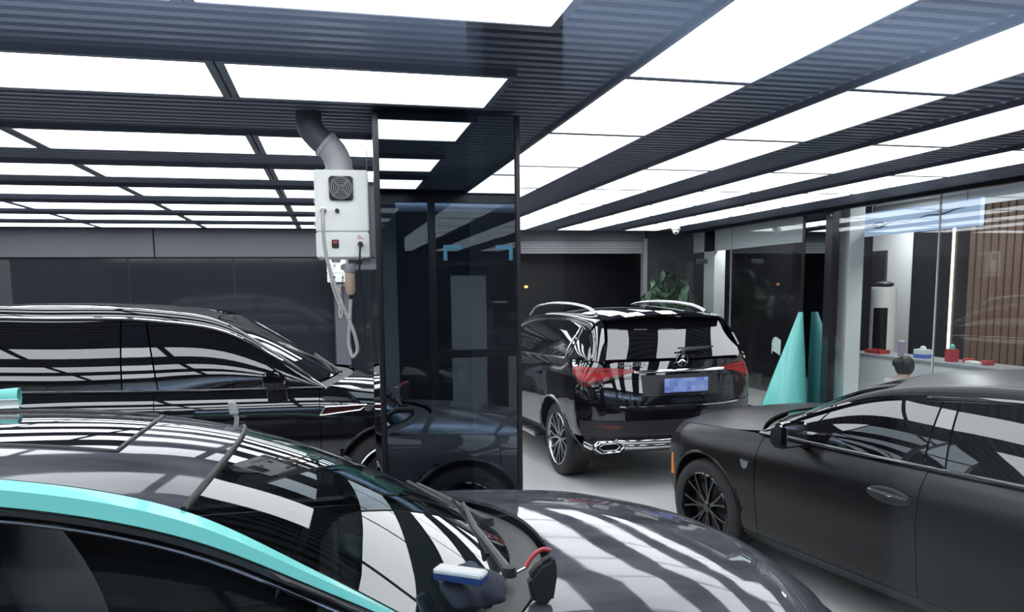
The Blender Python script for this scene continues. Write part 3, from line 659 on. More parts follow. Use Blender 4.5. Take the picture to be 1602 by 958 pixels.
c.wells(); c.chassis(.95); c.arch_lips(M['suv_black'], .016)
c.mirror_unit(.66, .93, 1.23, F, (.15,.24,.15))
c.add('wiper', tube([(1.16,-.3,1.2),(.98,.25,1.28),(.93,.45,1.30)], .012, seg=6), M['plastic'])

# ---------------- 3. black SUV seen from behind
D = dict(xsf=1.6, xsr=1.95, nf=2.6, nr=2.4, tf=.06, tr=.015, wx=(1.50, -1.46), r=.375, Ra=.43, tw=.905,
 flare=((1.5,.012,.45), (-1.46,.022,.42)),
 lines=[dict(W=.78, Lf=2.30, Lr=2.28, z=[(-2.4,.36),(-1.9,.34),(0,.30),(2.4,.28)]), dict(W=.90, Lf=2.36, Lr=2.40, z=[(-2.4,.52),(-1.9,.50),(-1,.42),(0,.40),(2.4,.40)]),
  dict(W=.935, Lf=2.39, Lr=2.43, z=[(-2.4,.68),(-1,.62),(2.4,.58)]), dict(W=.945, Lf=2.38, Lr=2.43, z=[(-2.4,.82),(-1,.84),(0,.84),(2.4,.76)]),
  dict(W=.925, Lf=2.36, Lr=2.37, z=[(-2.4,1.06),(-1,1.06),(0,1.02),(1.5,.98),(2.4,.86)]),
  dict(W=.865, Lf=2.28, Lr=2.33, z=[(-2.4,1.215),(-1.9,1.215),(-1.4,1.20),(0,1.16),(1,1.13),(1.6,1.08),(2.3,.95)])],
 st=ring_stations([('a',2.0),('b',1.8),('w',1.5),('c',1.2),('d',.98),('e',.4),('p',-.2),('g',-.7),('h',-1.1),('w2',-1.46),('i',-1.90),('k',-2.08)], r=(.86,.72,.5,.25,0)),
 lo=[(.88,.845,1.14),(.5,.785,1.33),(.1,.735,1.47),(-.4,.70,1.555),(-1.0,.69,1.575),(-1.55,.70,1.54),(-1.88,.73,1.44),(-2.12,.80,1.22)],
 hi=[(.80,.765,1.16),(.45,.695,1.37),(.05,.64,1.54),(-.4,.615,1.62),(-1.0,.605,1.645),(-1.6,.615,1.635),(-2.0,.645,1.60),(-2.29,.745,1.21)])
c = Car('black_suv', 'gloss black SUV seen from behind with red tail lights and blue plate', (2.99, 8.93, 0), math.radians(94), D, M['gloss_black'])
F = M['gloss_black']
c.ring('front_bumper', 'f0', 'b', 0, 4, F, True); c.ring('headlight', 'f0.35', 'a', 4, 5, M['clear']); c.ring('nose_panel', 'f0', 'f0.35', 4, 5, F, True); c.ring('fender_top', 'a', 'b', 4, 5, F)
c.ring('fender', 'b', 'd', 1, 5, F); dfr = c.ring('door', 'd', 'p', 1, 5, F); drr = c.ring('door', 'p', 'h', 1, 5, F)
c.ring('quarter_panel', 'h', 'k', 1, 4, F); c.ring('shoulder_panel', 'h', 'i', 4, 5, F); c.ring('side_skirt', 'c', 'h', 0, 1, M['plastic'])
c.ring('diffuser', 'k', 'r0', 0, 1, M['plastic'], True); c.ring('lower_bumper', 'k', 'r0', 1, 2, M['plastic'], True); c.ring('rear_bumper', 'k', 'r0', 2, 3, F, True)
tg = c.ring('tailgate', 'r0.86', 'r0', 3, 4, F, True)[0]; c.ring('rear_corner', 'k', 'r0.86', 3, 4, F)
c.ring('upper_corner', 'i', 'r0.86', 4, 5, F); tg2 = c.ring('tailgate_strip', 'r0.86', 'r0', 4, 5, F, True)[0]
LU = [c.si['i'], c.si['r0.86'], c.si['r0.5']]; gp = (LU[1]-LU[0])/(LU[2]-LU[0]-.0)
lamp_lo = keyed([(0,4.45),(.10,4.1),(.35,3.70),(.55,3.80),(.8,4.12),(1,4.40)]); lamp_hi = keyed([(0,4.5),(.12,4.64),(.4,4.64),(.7,4.62),(1,4.5)])
tl = c.band('tail_light', LU[0], LU[2], lamp_lo, lamp_hi, .010, M['redlamp'], 40)
for o_, sd in zip(tl, (1,-1)):
    c.band('lamp_divider', LU[0], LU[2]-.3, lambda t: 4.42+.0*t, lambda t: 4.45, .015, M['darkred'], 30, 2, .004, o_, (sd,)); c.band('lamp_lower_lens', LU[0]+.25, LU[2]-.5, lambda t: lamp_lo(.1+t*.7)+.03, lambda t: lamp_lo(.1+t*.7)+.16, .014, M['darkred'], 30, 3, .004, o_, (sd,))
for os_, x in ((dfr, -.05), (drr, -.98)):
    for o, sd in zip(os_, (1,-1)): c.plate_on('door_handle', x, sd*(c.yat(4, x)+.012), 1.02, .22, .035, M['gloss_black'], 'y', .016, o); c.plate_on('handle_trim', x, sd*(c.yat(4, x)+.026), 1.035, .2, .008, M['chrome'], 'y', .004, o)
hb = [c.belt(('f',.8)), c.belt(2.0), c.belt(1.8), c.belt(1.5), c.belt(1.2), (.95,.845,1.14)]
hc = [(2.28,0,.98),(2.05,0,1.08),(1.85,0,1.12),(1.6,0,1.15),(1.3,0,1.17),(1.12,0,1.175)]
c.span('bonnet', hb, hc, F, px=2.2, pz=2.6)
c.span('windscreen', [c.rail(c.hi, t) for t in (0,.5,1,1.5,2)], [(1.05,0,1.175),(.8,0,1.31),(.56,0,1.43),(.34,0,1.53),(.12,0,1.61)], M['tint'], gap=.006)
c.span('roof', [c.rail(c.hi, t) for t in (2,3,4,5,6)], [(.12,0,1.61),(-.4,0,1.685),(-1.0,0,1.71),(-1.6,0,1.695),(-1.98,0,1.665)], F)
rw = c.span('rear_window', [(-2.0,.60,1.585),(-2.15,.655,1.40),(-2.285,.735,1.24)], [(-2.03,0,1.615),(-2.21,0,1.42),(-2.355,0,1.24)], M['tint'], pz=2., gap=.004)
sp = c.span('spoiler', [(-1.97,.63,1.61),(-2.08,.63,1.595),(-2.07,.62,1.575)], [(-1.97,0,1.67),(-2.17,0,1.645),(-2.15,0,1.62)], F, sharp=(1,), depth=.01, gap=0)
c.rail_part('roof_side', 0, 6, F, 36, bulge=.022); c.rail_part('tailgate_pillar', 6, 7, F, 8, bulge=.01)
c.side_part('side_window', [(.85,.06),(.5,1.0),(.1,2.1),(-.15,2.65)], M['tint']); c.side_part('b_pillar', [(-.155,2.66),(-.26,2.8)], M['gloss_black'])
c.side_part('side_window', [(-.265,2.81),(-.7,3.6),(-1.08,4.2)], M['tint']); c.side_part('c_pillar', [(-1.085,4.21),(-1.16,4.3)], M['gloss_black'])
c.side_part('quarter_window', [(-1.165,4.31),(-1.4,4.75),(-1.60,5.35)], M['tint']); c.side_part('d_pillar', [(-1.605,5.36),(-1.85,6.1),(-2.10,6.98)], F)
lo = [c.rail(c.lo, t/6) for t in range(0, 33)]
q1, q2 = c.rail(c.lo, 5.36), c.belt(-1.62)
loop = [(p[0], p[1]+.016, p[2]-.004) for p in lo]+[tuple(q1*(1-f)+q2*f+np.array([-.03*math.sin(f*3.14), .03*math.sin(f*3.14)+.014, 0])) for f in (.15,.4,.7,.9,1)]
loop += [(x, c.belt(x)[1]+.012, c.belt(x)[2]+.005) for x in np.linspace(-1.60, .86, 20)]
c.trim('window_trim', loop, .009, M['chrome'])
# arch lips, roof rails, running boards
c.arch_lips(M['gloss_black'], .02)
rr = [(-1.78,.605,1.645),(-1.62,.605,1.69),(-1.35,.605,1.72),(-.85,.605,1.735),(-.35,.61,1.715),(0.0,.62,1.665),(.16,.63,1.58)]
rr = [tuple(p) for p in interp(np.array(rr)[:, None, :], 4)[:, 0]]
c.trim('roof_rack', rr, .018, M['alu'])
for sd in (1,-1):
    rb = c.add('running_board', box(-.92, .92, min(sd*.80, sd*.965), max(sd*.80, sd*.965), .30, .345, bev=.012), M['alu'])
    for k in range(9): c.add('tread_strip', box(-.85+k*.2, -.72+k*.2, min(sd*.86, sd*.95), max(sd*.86, sd*.95), .345, .352), M['plastic'], rb, None)
# rear details
xr = lambda j, y: c.pt(j, 'r', abs(y)/c.L[j]['W'])[0]
def rear_band(name, y0, y1, zf0, zf1, out, m, parent=None, n=24, th=.012):
    P = []
    for k in range(n+1):
        y = y0+(y1-y0)*k/n; row = []
        for q in range(5):
            z = zf0(y)+(zf1(y)-zf0(y))*q/4
            zs = [c.pt(l, 'r', min(.995, abs(y)/c.L[l]['W']))[2] for l in range(6)]; xs = [c.pt(l, 'r', min(.995, abs(y)/c.L[l]['W']))[0] for l in range(6)]
            row.append((float(np.interp(z, zs, xs))-out(q/4), y, z))
        P.append(row)
    bm = grid_bm(np.array(P)); finish_panel(bm, 0, th, (0,0,.6)); return c.add(name, bm, m, parent)
chs = rear_band('tailgate_chrome', -.47, .47, lambda y: 1.115-.01*abs(y), lambda y: 1.14-.01*abs(y), lambda f: .022+.01*math.sin(f*3.14), M['chrome'], tg2)
rear_band('bumper_chrome_line', -.62, .62, lambda y: .795+.05*max(0, abs(y)-.45), lambda y: .808+.05*max(0, abs(y)-.45), lambda f: .012, M['chrome'])
for sd in (1,-1): rear_band('bumper_reflector', sd*.60, sd*.80, lambda y: .605, lambda y: .63, lambda f: .008, M['redlens'])
pl = rear_band('plate_recess', -.40, .40, lambda y: .90, lambda y: 1.09, lambda f: .004, M['plastic'], tg)
# number plate with its blurred mosaic
pm = bpy.data.materials.new('blue_number_plate'); pm.use_nodes = True; nt = pm.node_tree; bs = nt.nodes['Principled BSDF']; bs.inputs['Roughness'].default_value = .4
tc = nt.nodes.new('ShaderNodeTexCoord'); mp = nt.nodes.new('ShaderNodeVectorMath'); mp.operation = 'SNAP'; mp.inputs[1].default_value = (.045,.045,.045)
wn = nt.nodes.new('ShaderNodeTexWhiteNoise'); rp = nt.nodes.new('ShaderNodeValToRGB'); rp.color_ramp.elements[0].color = (.09,.16,.55,1); rp.color_ramp.elements[1].color = (.36,.44,.74,1)
nt.links.new(tc.outputs['Object'], mp.inputs[0]); nt.links.new(mp.outputs[0], wn.inputs[0]); nt.links.new(wn.outputs[0], rp.inputs[0]); nt.links.new(rp.outputs[0], bs.inputs['Base Color'])
c.add('number_plate', box(-2.475, -2.462, -.225, .225, .935, 1.065, bev=.004), pm, tg)
# star emblem, wiper, badges
em = c.add('emblem_ring', tube([(-2.385, .058*math.cos(a), 1.225+.058*math.sin(a)) for a in np.linspace(0, 2*math.pi, 33)], .005, seg=6, cap=False), M['badge'], tg2, 60)
bm = bmesh.new()
for k in range(3):
    a = math.pi/2+k*2*math.pi/3; tube([(-2.385,0,1.225), (-2.385, .056*math.cos(a), 1.225+.056*math.sin(a))], [.010,.002], bm, 4)
c.add('emblem_star', bm, M['badge'], tg2, None)
mt = lambda x, y, z, tilt=0: Matrix.Translation((x,y,z)) @ Matrix(((0,0,-1,0),(-1,0,0,0),(0,1,0,0),(0,0,0,1)))
text_mesh('model_badge', 'GLC 260 L', .062, mt(-2.372, .50, 1.198), M['badge'], tg2); text_mesh('drive_badge', '4MATIC', .045, mt(-2.355, -.56, 1.198), M['badge'], tg2)
wp = c.add('rear_wiper', tube([(-2.365,0,1.29),(-2.34,-.05,1.315),(-2.33,-.30,1.325)], [.022,.018,.008], seg=8), M['plastic'], rw); c.add('wiper_blade', tube([(-2.335,.02,1.33),(-2.325,-.36,1.335)], .008, seg=6), M['seal'], rw)
# exhaust trim with chrome under-guard
sx = lambda y, z: float(np.interp(z, [c.pt(l, 'r', min(.995, abs(y)/c.L[l]['W']))[2] for l in range(6)], [c.pt(l, 'r', min(.995, abs(y)/c.L[l]['W']))[0] for l in range(6)]))
dg = rear_band('under_guard', -.60, .60, lambda y: .385, lambda y: .435, lambda f: .03+.02*math.sin(f*3.14), M['chrome'])
rear_band('under_guard_upper', -.62, .62, lambda y: .445, lambda y: .492, lambda f: .035+.02*math.sin(f*3.14), M['chrome'], dg)
for sd in (1,-1):
    def hexa(k, kz): return [(sd*.70+u*k, .432+v*kz) for u, v in ((-.17,0),(-.11,-.062),(.10,-.062),(.165,-.01),(.165,.02),(.10,.062),(-.11,.062))]
    x0 = sx(.55, .43)-.045
    ex = c.add('exhaust_trim', prism(hexa(1.12, 1.2), 'x', x0, x0+.22, bev=.015), M['chrome'], smooth=50)
    c.add('exhaust_rim', tube([(x0-.004, y, z) for y, z in hexa(.86,.78)+hexa(.86,.78)[:1]], .009, seg=8, cap=False), M['chrome'], ex); c.add('exhaust_opening', prism(hexa(.84,.76), 'x', x0-.002, x0+.002), M['seal'], ex, None)
    c.add('exhaust_inner_rim', tube([(x0-.004, y, z) for y, z in hexa(.62,.5)+hexa(.62,.5)[:1]], .004, seg=6, cap=False), M['alu'], ex)
for x in c.c['wx']:
    for sd in (1,-1): c.wheel(x, sd, .375, .25, 'twin', M['rimgrey'], 8)
c.wells(); c.chassis(.95); c.mirror_unit(.62, .90, 1.22, F, (.14,.22,.15))

# ---------------- 4. matte black sedan on the right
E_ = dict(xsf=1.5, xsr=1.7, nf=2.5, nr=2.8, tf=.05, tr=.06, wx=(1.475, -1.475), r=.345, Ra=.385, tw=.918,
 flare=((1.475,.012,.45), (-1.475,.02,.5)),
 lines=[dict(W=.80, Lf=2.25, Lr=2.42, z=[(-2.5,.24),(0,.20),(2.4,.20)]), dict(W=.885, Lf=2.33, Lr=2.48, z=[(-2.5,.34),(0,.29),(2.4,.30)]),
  dict(W=.922, Lf=2.36, Lr=2.52, z=[(-2.5,.54),(0,.50),(2.4,.46)]), dict(W=.94, Lf=2.35, Lr=2.52, z=[(-2.5,.76),(0,.70),(1.5,.68),(2.4,.60)]),
  dict(W=.92, Lf=2.32, Lr=2.51, z=[(-2.5,.94),(-1.5,.92),(0,.865),(1,.85),(1.6,.83),(2.1,.78),(2.4,.70)]),
  dict(W=.855, Lf=2.25, Lr=2.48, z=[(-2.5,1.04),(-1.5,1.0),(0,.965),(.9,.955),(1.5,.925),(2.0,.87),(2.3,.79)])],
 st=ring_stations([('a',1.95),('b',1.80),('w',1.475),('c',1.2),('d',.95),('e',.4),('p',-.20),('g',-.8),('h',-1.2),('w2',-1.475),('i',-1.85)]),
 lo=[(1.0,.84,.955),(.66,.765,1.12),(.3,.70,1.255),(-.2,.655,1.32),(-.8,.64,1.335),(-1.35,.65,1.265),(-1.85,.71,1.12),(-2.12,.77,1.02)],
 hi=[(.95,.745,.975),(.6,.675,1.165),(.25,.605,1.31),(-.2,.575,1.38),(-.8,.565,1.395),(-1.4,.58,1.345),(-1.95,.64,1.16),(-2.22,.71,1.04)])
c = Car('matte_black_sedan', 'matte black sedan on the right, nose pointing away beside the SUV', (3.71, 3.59, 0), math.radians(102), E_, M['matte'])
F = M['matte']
c.ring('front_bumper', 'f0', 'b', 0, 4, F, True); c.ring('headlight', 'f0.62', 'a', 4, 5, M['clear']); c.ring('nose_panel', 'f0', 'f0.62', 4, 5, F, True); c.ring('fender_top', 'a', 'b', 4, 5, F)
c.ring('fender', 'b', 'd', 1, 5, F); dfr = c.ring('door', 'd', 'p', 1, 5, F); drr = c.ring('door', 'p', 'h', 1, 5, F)
c.ring('quarter_panel', 'h', 'i', 1, 5, F); c.ring('rear_bumper', 'i', 'r0', 0, 4, F, True); c.ring('tail_light', 'i', 'r0', 4, 5, M['darkred'], True); c.ring('side_skirt', 'c', 'h', 0, 1, F)
for os_, x in ((dfr, -.03), (drr, -1.0)):
    for o, sd in zip(os_, (1,-1)):
        yy = c.yat(3, x)
        c.add('handle_recess', blob((x, sd*(yy-.004), .80), (.135,.012,.045)), M['plastic'], o, 180)
        hd = c.add('door_handle', tube([(x-.12, sd*(yy+.004), .80), (x-.06, sd*(yy+.022), .805), (x+.05, sd*(yy+.022), .808), (x+.115, sd*(yy+.004), .81)], [.012,.017,.017,.012], seg=8), M['plastic'], o, 60)
        c.add('handle_trim', tube([(x-.11, sd*(yy+.018), .806), (x-.03, sd*(yy+.038), .812), (x+.105, sd*(yy+.018), .817)], .004, seg=5), M['chrome'], o, 60)
hb = [c.belt(('f',.8)), c.belt(1.95), c.belt(1.8), c.belt(1.475), c.belt(1.2), (1.01,.82,.965)]
hc = [(2.25,0,.80),(2.08,0,.90),(1.92,0,.945),(1.7,0,.98),(1.5,0,1.0),(1.37,0,1.005)]
c.span('bonnet', hb, hc, F, px=2.2, pz=2.6)
c.span('cowl', [(1.0,.81,.955),(.95,.75,.965)], [(1.36,0,.975),(1.25,0,.985)], M['plastic'], gap=0)
c.span('windscreen', [c.rail(c.hi, t) for t in (0,.5,1,1.5,2)], [(1.25,0,.99),(1.03,0,1.11),(.8,0,1.22),(.56,0,1.305),(.32,0,1.37)], M['tint'], gap=.006)
c.span('roof', [c.rail(c.hi, t) for t in (2,3,4,5)], [(.32,0,1.37),(-.2,0,1.425),(-.8,0,1.437),(-1.4,0,1.38)], F)
c.span('rear_window', [c.rail(c.hi, t) for t in (5,6,7)], [(-1.4,0,1.395),(-1.98,0,1.21),(-2.3,0,1.07)], M['tint'])
c.span('boot_lid', [c.rail(c.hi, 7), c.belt(('r',.85))], [(-2.3,0,1.065),(-2.48,0,1.05)], F)
c.rail_part('roof_rail', 0, 7, F, 40, bulge=.02)
c.side_part('side_window', [(.97,.06),(.6,1.0),(.1,2.2),(-.16,2.85)], M['tint']); c.side_part('b_pillar', [(-.165,2.86),(-.28,3.02)], M['gloss_black'])
c.side_part('side_window', [(-.285,3.03),(-.8,3.9),(-1.32,4.85)], M['tint']); c.side_part('quarter_window', [(-1.35,4.9),(-1.7,5.6),(-2.08,6.95)], M['tint'])
lo = [c.rail(c.lo, t/6) for t in range(0, 43)]
c.trim('window_trim', [(p[0], p[1]+.012, p[2]-.004) for p in lo], .012, M['gloss_black']); c.trim('belt_trim', [(x, c.belt(x)[1]+.014, c.belt(x)[2]+.008) for x in np.linspace(.98, -2.08, 24)], .012, M['gloss_black'])
for x in c.c['wx']:
    for sd in (1,-1): c.wheel(x, sd, .345, .24, 'twin', M['rimblack'], 7)
c.wells(); c.chassis(.72); c.arch_lips(M['matte'], .014); c.mirror_unit(.60, .91, 1.03, M['gloss_black'], (.13,.20,.17))
for sd in (1,-1):
    c.add('side_marker', box(1.86, 1.90, min(sd*(c.yat(3,1.88)-.01), sd*(c.yat(3,1.88)+.006)), max(sd*(c.yat(3,1.88)-.01), sd*(c.yat(3,1.88)+.006)), .50, .66, bev=.004), M['orange'])
    yy = c.yat(3, 1.03); c.add('fender_emblem', prism([(1.0,.77),(1.075,.78),(1.06,.735),(1.035,.72),(1.01,.735)], 'y', sd*(yy-.006), sd*(yy+.010)), M['badge'], smooth=None)
c.add('wiper', tube([(1.28,.1,1.0),(1.1,.5,1.02),(1.0,.68,1.015)], .011, seg=6), M['plastic'])

# ================================================================== THINGS
def copy_tree(o, parent=None):
    n = o.copy(); COL.objects.link(n); n.parent = parent
    for ch in list(o.children): copy_tree(ch, n)
    return n
def smooth_pts(P, m=5): return [tuple(p) for p in interp(np.array(P, float)[:, None, :], m)[:, 0]]
# ---- white extractor hung on the mirror column
ex = empty('extractor_machine', (.075, 4.42, 2.08), math.radians(-4), 'white extractor box with black fan hung beside the mirror column', 'extractor')
up = link('upper_cabinet', box(-.145, .145, 0, .24, .145, .48, bev=.006), M['offwhite'], ex)
lw = link('lower_cabinet', box(-.145, .145, -.006, .24, 0, .142, bev=.006), M['offwhite'], ex)
fan = link('fan_frame', box(-.065, .065, -.018, .002, .315, .445, bev=.008), M['plastic'], ex)
for r0 in (.018, .029, .040, .051, .060): link('fan_grille', tube([(r0*math.cos(a), -.022, .38+r0*math.sin(a)) for a in np.linspace(0, 2*math.pi, 25)], .0022, seg=5, cap=False), M['grey'], fan, 60)
for k in range(4):
    a = math.pi/4+k*math.pi/2; link('grille_spoke', tube([(.012*math.cos(a), -.022, .38+.012*math.sin(a)), (.064*math.cos(a), -.022, .38+.064*math.sin(a))], .0022, seg=5), M['grey'], fan, None)
link('fan_hub', lathe([(.001,-.026),(.014,-.026),(.014,-.015)], 'y', 16, centre=(0,0,.38)), M['ductdark'], fan, 40)
for i, (x, z, r0) in enumerate(((-.10, .262, .018), (-.025, .258, .012))):
    link('hose_fitting', lathe([(.001,-.03),(r0*.55,-.03),(r0*.6,-.012),(r0,-.010),(r0,.001)], 'y', 14, centre=(x,0,z)), M['alu'] if i == 0 else M['plastic'], ex, 40)
sw = link('rocker_switch', box(-.06, -.022, -.014, -.004, .055, .100, bev=.003), M['plastic'], ex); link('switch_lamp', box(-.052, -.030, -.018, -.013, .078, .093), M['red'], sw)
st = link('warning_label', box(.075, .122, -.0075, -.0055, .098, .128), M['paper'], ex)
for k in range(3): link('print_line', box(.080, .117-.01*k, -.0085, -.007, .104+k*.008, .107+k*.008), M['red'], st)
link('power_plug', lathe([(.001,-.05),(.010,-.05),(.014,-.03),(.016,-.005)], 'y', 12, centre=(.095,0,.075)), M['plastic'], ex, 40)
link('power_cable', tube(smooth_pts([(.095,-.05,.072),(.092,-.05,.02),(.085,-.02,-.10),(.09,0,-.22),(.10,.05,-.42),(.085,.06,-.52),(.11,.1,-.56)]), .006, seg=6), M['plastic'], ex, 60)
link('suction_hose', tube(smooth_pts([(-.10,-.03,.262),(-.10,-.055,.22),(-.095,-.055,.05),(-.06,-.04,-.12),(.0,-.03,-.30),(.05,-.02,-.44),(.055,-.01,-.53),(.035,0,-.555),(.015,.02,-.50),(.02,.04,-.36),(.03,.05,-.23)], 6), .010, seg=8), M['hose'], ex, 60)
br = link('wall_bracket', box(-.02, .20, .04, .10, -.065, -.035, bev=.004), M['grey'], ex); link('bracket_arm', box(.10, .20, .06, .09, -.035, .0), M['grey'], br)
link('filter_head', lathe([(.001,0),(.036,0),(.036,-.035),(.03,-.05)], 'z', 18, centre=(.03,.05,-.03)), M['grey'], ex, 40); link('filter_bowl', lathe([(.026,0),(.028,-.02),(.028,-.10),(.02,-.125),(.001,-.13)], 'z', 18, centre=(.03,.05,-.078)), M['amber'], ex, 40)
for z in (.17, .30): link('hinge', box(-.152, -.143, .01, .03, z, z+.03), M['grey'], ex)
link('mounting_plate', box(.145, .18, .05, .2, .02, .4), M['grey'], ex)
e2 = copy_tree(ex); e2.location = (.095, YB-.45, 2.03); tag(e2, 'distant white extractor box on the grey post at the back wall', 'extractor')
dk = empty('exhaust_duct', (.06, 4.54, 2.56), 0, 'grey exhaust duct bending from the extractor up to the ceiling', 'duct')
link('duct_elbow', tube(smooth_pts([(.01,0,0),(.008,0,.05),(-.02,0,.115),(-.065,0,.16)], 5), .075, seg=20), M['ducts'], dk, 50)
link('duct_riser', tube(smooth_pts([(-.05,0,.145),(-.10,0,.19),(-.135,0,.235),(-.145,0,.325)], 5), .070, seg=20), M['ductdark'], dk, 50)
for p, q in (((.010,0,.004),(.009,0,.022)), ((-.050,0,.148),(-.066,0,.162))): link('duct_collar', tube([p, q], .081, seg=20), M['ducts'], dk, 40)
# ---- turquoise film standing against the dark glass
def sheet(name, rowsP, m, thick=.004, parent=None):
    G = refine(rowsP, 4, 5); bm = grid_bm(G); bm.normal_update()
    g = bmesh.ops.solidify(bm, geom=bm.faces[:], thickness=thick); return link(name, bm, m, parent, 60)
fs = empty('film_sheet', (5.95, 9.25, 0), 0, 'turquoise film sheet rolled into a cone leaning by the dark glass post', 'film sheet')
rowsP = []
for z, xl, xr_, bl in ((0, -.42, .29, .30), (.4, -.28, .288, .24), (.8, -.12, .285, .17), (1.2, .05, .275, .10), (1.54, .19, .265, .04)):
    rowsP.append([(xr_, .02, z), (xr_-.01, -bl*.55, z), (xl*.4+xr_*.6, -bl, z), (xl*.8+xr_*.2, -bl*.7, z), (xl, -.02, z), (xl*.7+xr_*.3, bl*.4, z)])
sheet('film', rowsP, M['turq_sheet'], .004, fs)
sheet('backing_flap', [[(-.02,.06,.95),(-.02,.05,1.16)],[(-.16,.05,1.02),(-.13,.05,1.20)],[(-.17,.02,.98),(-.17,.03,1.14)]], M['sheetwhite'], .003, fs)
# ---- film offcut curled up on the sedan roof
rl = empty('film_roll', (-1.13, 3.08, 1.483), 0, 'curled turquoise film offcut lying on the grey sedan roof', 'film roll')
P1, P2 = [], []
for k in range(17):
    a = -1.2+k*.36; r0 = .020+.0009*k; P1.append([(x, r0*math.cos(a)*.9, .048+r0*math.sin(a)*(1.1+.25*(x > -.1))) for x in (-.9, -.4, -.1, .02)])
for k in range(9):
    a = -2.2+k*.42; r0 = .014+.0009*k; P2.append([(x, -.055+r0*math.cos(a), .030+r0*math.sin(a)) for x in (-.9, -.4, .0, .03)])
sheet('outer_curl', P1, M['turq'], .003, rl); sheet('inner_curl', P2, M['sheetwhite'], .003, rl)
# ---- clip on the windscreen edge
cl = empty('edge_clip', (-.39, 3.20, 1.362), .2, 'small grey hooked clip on the far corner of the windscreen', 'clip')
link('clip_stem', tube([(0,0,0),(.004,0,.03),(-.004,0,.05)], .009, seg=8), M['grey'], cl, 60); link('clip_head', prism([(-.022,.045),(-.026,.095),(-.012,.10),(.006,.09),(.012,.045)], 'y', -.012, .012, bev=.004), M['ducts'], cl, 40)
# ---- fitter's tools at the foot of the windscreen
tb = empty('cleaning_cloth', (.37, 2.13, 1.0), 0, 'crumpled navy cleaning cloth at the foot of the sedan windscreen', 'cloth')
bm = blob((0,0,.03), (.10,.10,.05), seg=40, rings=24)
for v in bm.verts:
    n1 = math.sin(v.co.x*55+v.co.y*30)*.5+math.sin(v.co.y*70-v.co.z*60+1.3)*.35+math.sin(v.co.x*110+v.co.z*90)*.2
    v.co += v.co.normalized()*n1*.024
link('cloth_body', bm, M['cloth'], tb, 180)
sq = empty('squeegee_pad', (.325, 2.06, 1.055), math.radians(-35), 'white squeegee pad with blue base on the navy cloth', 'squeegee')
link('pad_base', box(-.075, .075, -.024, .024, -.008, .010, bev=.003), M['blue'], sq); pd = link('pad_top', box(-.075, .075, -.024, .024, .010, .026, bev=.004), M['paper'], sq)
for k in range(3): link('pad_groove', box(-.072, .072, -.0135+k*.0125, -.0115+k*.0125, .0258, .0268), M['grey'], pd)
hk = empty('hook_tool', (.575, 2.10, 1.045), 0, 'red handled hook tool with black pouch beside the wiper', 'tool')
link('tool_handle', tube(smooth_pts([(-.045,.02,.005),(-.02,.03,.035),(.015,.035,.05),(.035,.03,.045)]), .007, seg=8), M['red'], hk, 60); link('tool_shaft', tube([(-.08,-.005,.002),(-.045,.02,.005)], .005, seg=8), M['alu'], hk, 60)
link('pouch', prism([(-.03,-.10),(-.045,-.02),(-.01,.025),(.035,.045),(.045,-.01),(.03,-.10)], 'y', -.02, .03, bev=.012), M['plastic'], hk, 60)
bg = blob((.06, 2.62, 1.0), (.07,.06,.06), seg=28, rings=18)
for v in bg.verts: v.co += Vector((math.sin(v.co.y*80)*.01, math.sin(v.co.z*90+v.co.x*40)*.01, math.sin(v.co.x*70)*.008))
tag(link('plastic_bag', bg, M['bag'], None, 50), 'crumpled grey plastic bag on the sedan dashboard behind the windscreen', 'bag')
# ---- reception
ct = empty('reception_counter', (7.3, 7.5, 0), 0, 'long white reception counter with grey top behind the glass partition', 'counter')
link('counter_front', box(-.20, -.17, -2.5, 1.93, .06, .93), M['white'], ct); link('counter_body', box(-.17, .22, -2.48, 1.91, 0, .93), M['white'], ct); link('counter_top', box(-.24, .26, -2.52, 1.96, .93, .965, bev=.004), M['grey'], ct)
link('end_leg', box(-.19, -.16, 1.55, 1.66, 0, .93), M['black'], ct)
def on_counter(n, y): return (7.3, y, .965)
b = empty('tray', (7.25, 9.05, .965), 0, 'red plastic tray at the far end of the counter', 'tray')
link('tray_base', box(-.09,.09,-.14,.14,0,.012), M['red'], b)
for q in ((-.09,-.08,-.14,.14), (.08,.09,-.14,.14), (-.09,.09,-.14,-.13), (-.09,.09,.13,.14)): link('tray_side', box(*q, .012, .05), M['red'], b)
b = empty('tumbler', (7.27, 8.62, .965), 0, 'mauve tumbler standing on the counter', 'cup'); link('cup_body', lathe([(.001,0),(.038,0),(.045,.16),(.04,.16),(.036,.01)], seg=20), M['purple'], b, 40); link('cup_lid', lathe([(.047,.16),(.047,.185),(.03,.2),(.001,.2)], seg=20), M['purple'], b, 40)
b = empty('tissue_box', (7.3, 8.27, .965), .1, 'white and blue tissue box on the counter', 'tissue box'); link('box_lower', box(-.06,.06,-.09,.09,0,.05), M['bluebox'], b); link('box_upper', box(-.06,.06,-.09,.09,.05,.11), M['paper'], b)
bm = blob((0,0,.125), (.02,.045,.03)); link('tissue', bm, M['paper'], b, 180)
b = empty('pen_box', (7.28, 7.78, .965), 0, 'red box with a teal bottle on the counter by the light strip', 'box'); link('box_body', box(-.05,.05,-.06,.06,0,.15,bev=.004), M['red'], b); link('bottle', lathe([(.03,.15),(.03,.19),(.012,.21),(.001,.21)], seg=16), M['turq'], b, 40)
b = empty('snack_pile', (7.3, 7.5, .965), 0, 'small heap of red and white packets on the counter', 'packets')
for k, (dx, dy, a) in enumerate(((0,0,.2),(.05,.1,.9),(-.04,-.12,.5),(.02,-.2,1.4))):
    o = link('packet', box(-.05,.05,-.06,.06,0,.03+.02*(k%2),bev=.008), M['red'] if k%2 else M['paper'], b); o.location = (dx, dy, 0); o.rotation_euler = (0,0,a)
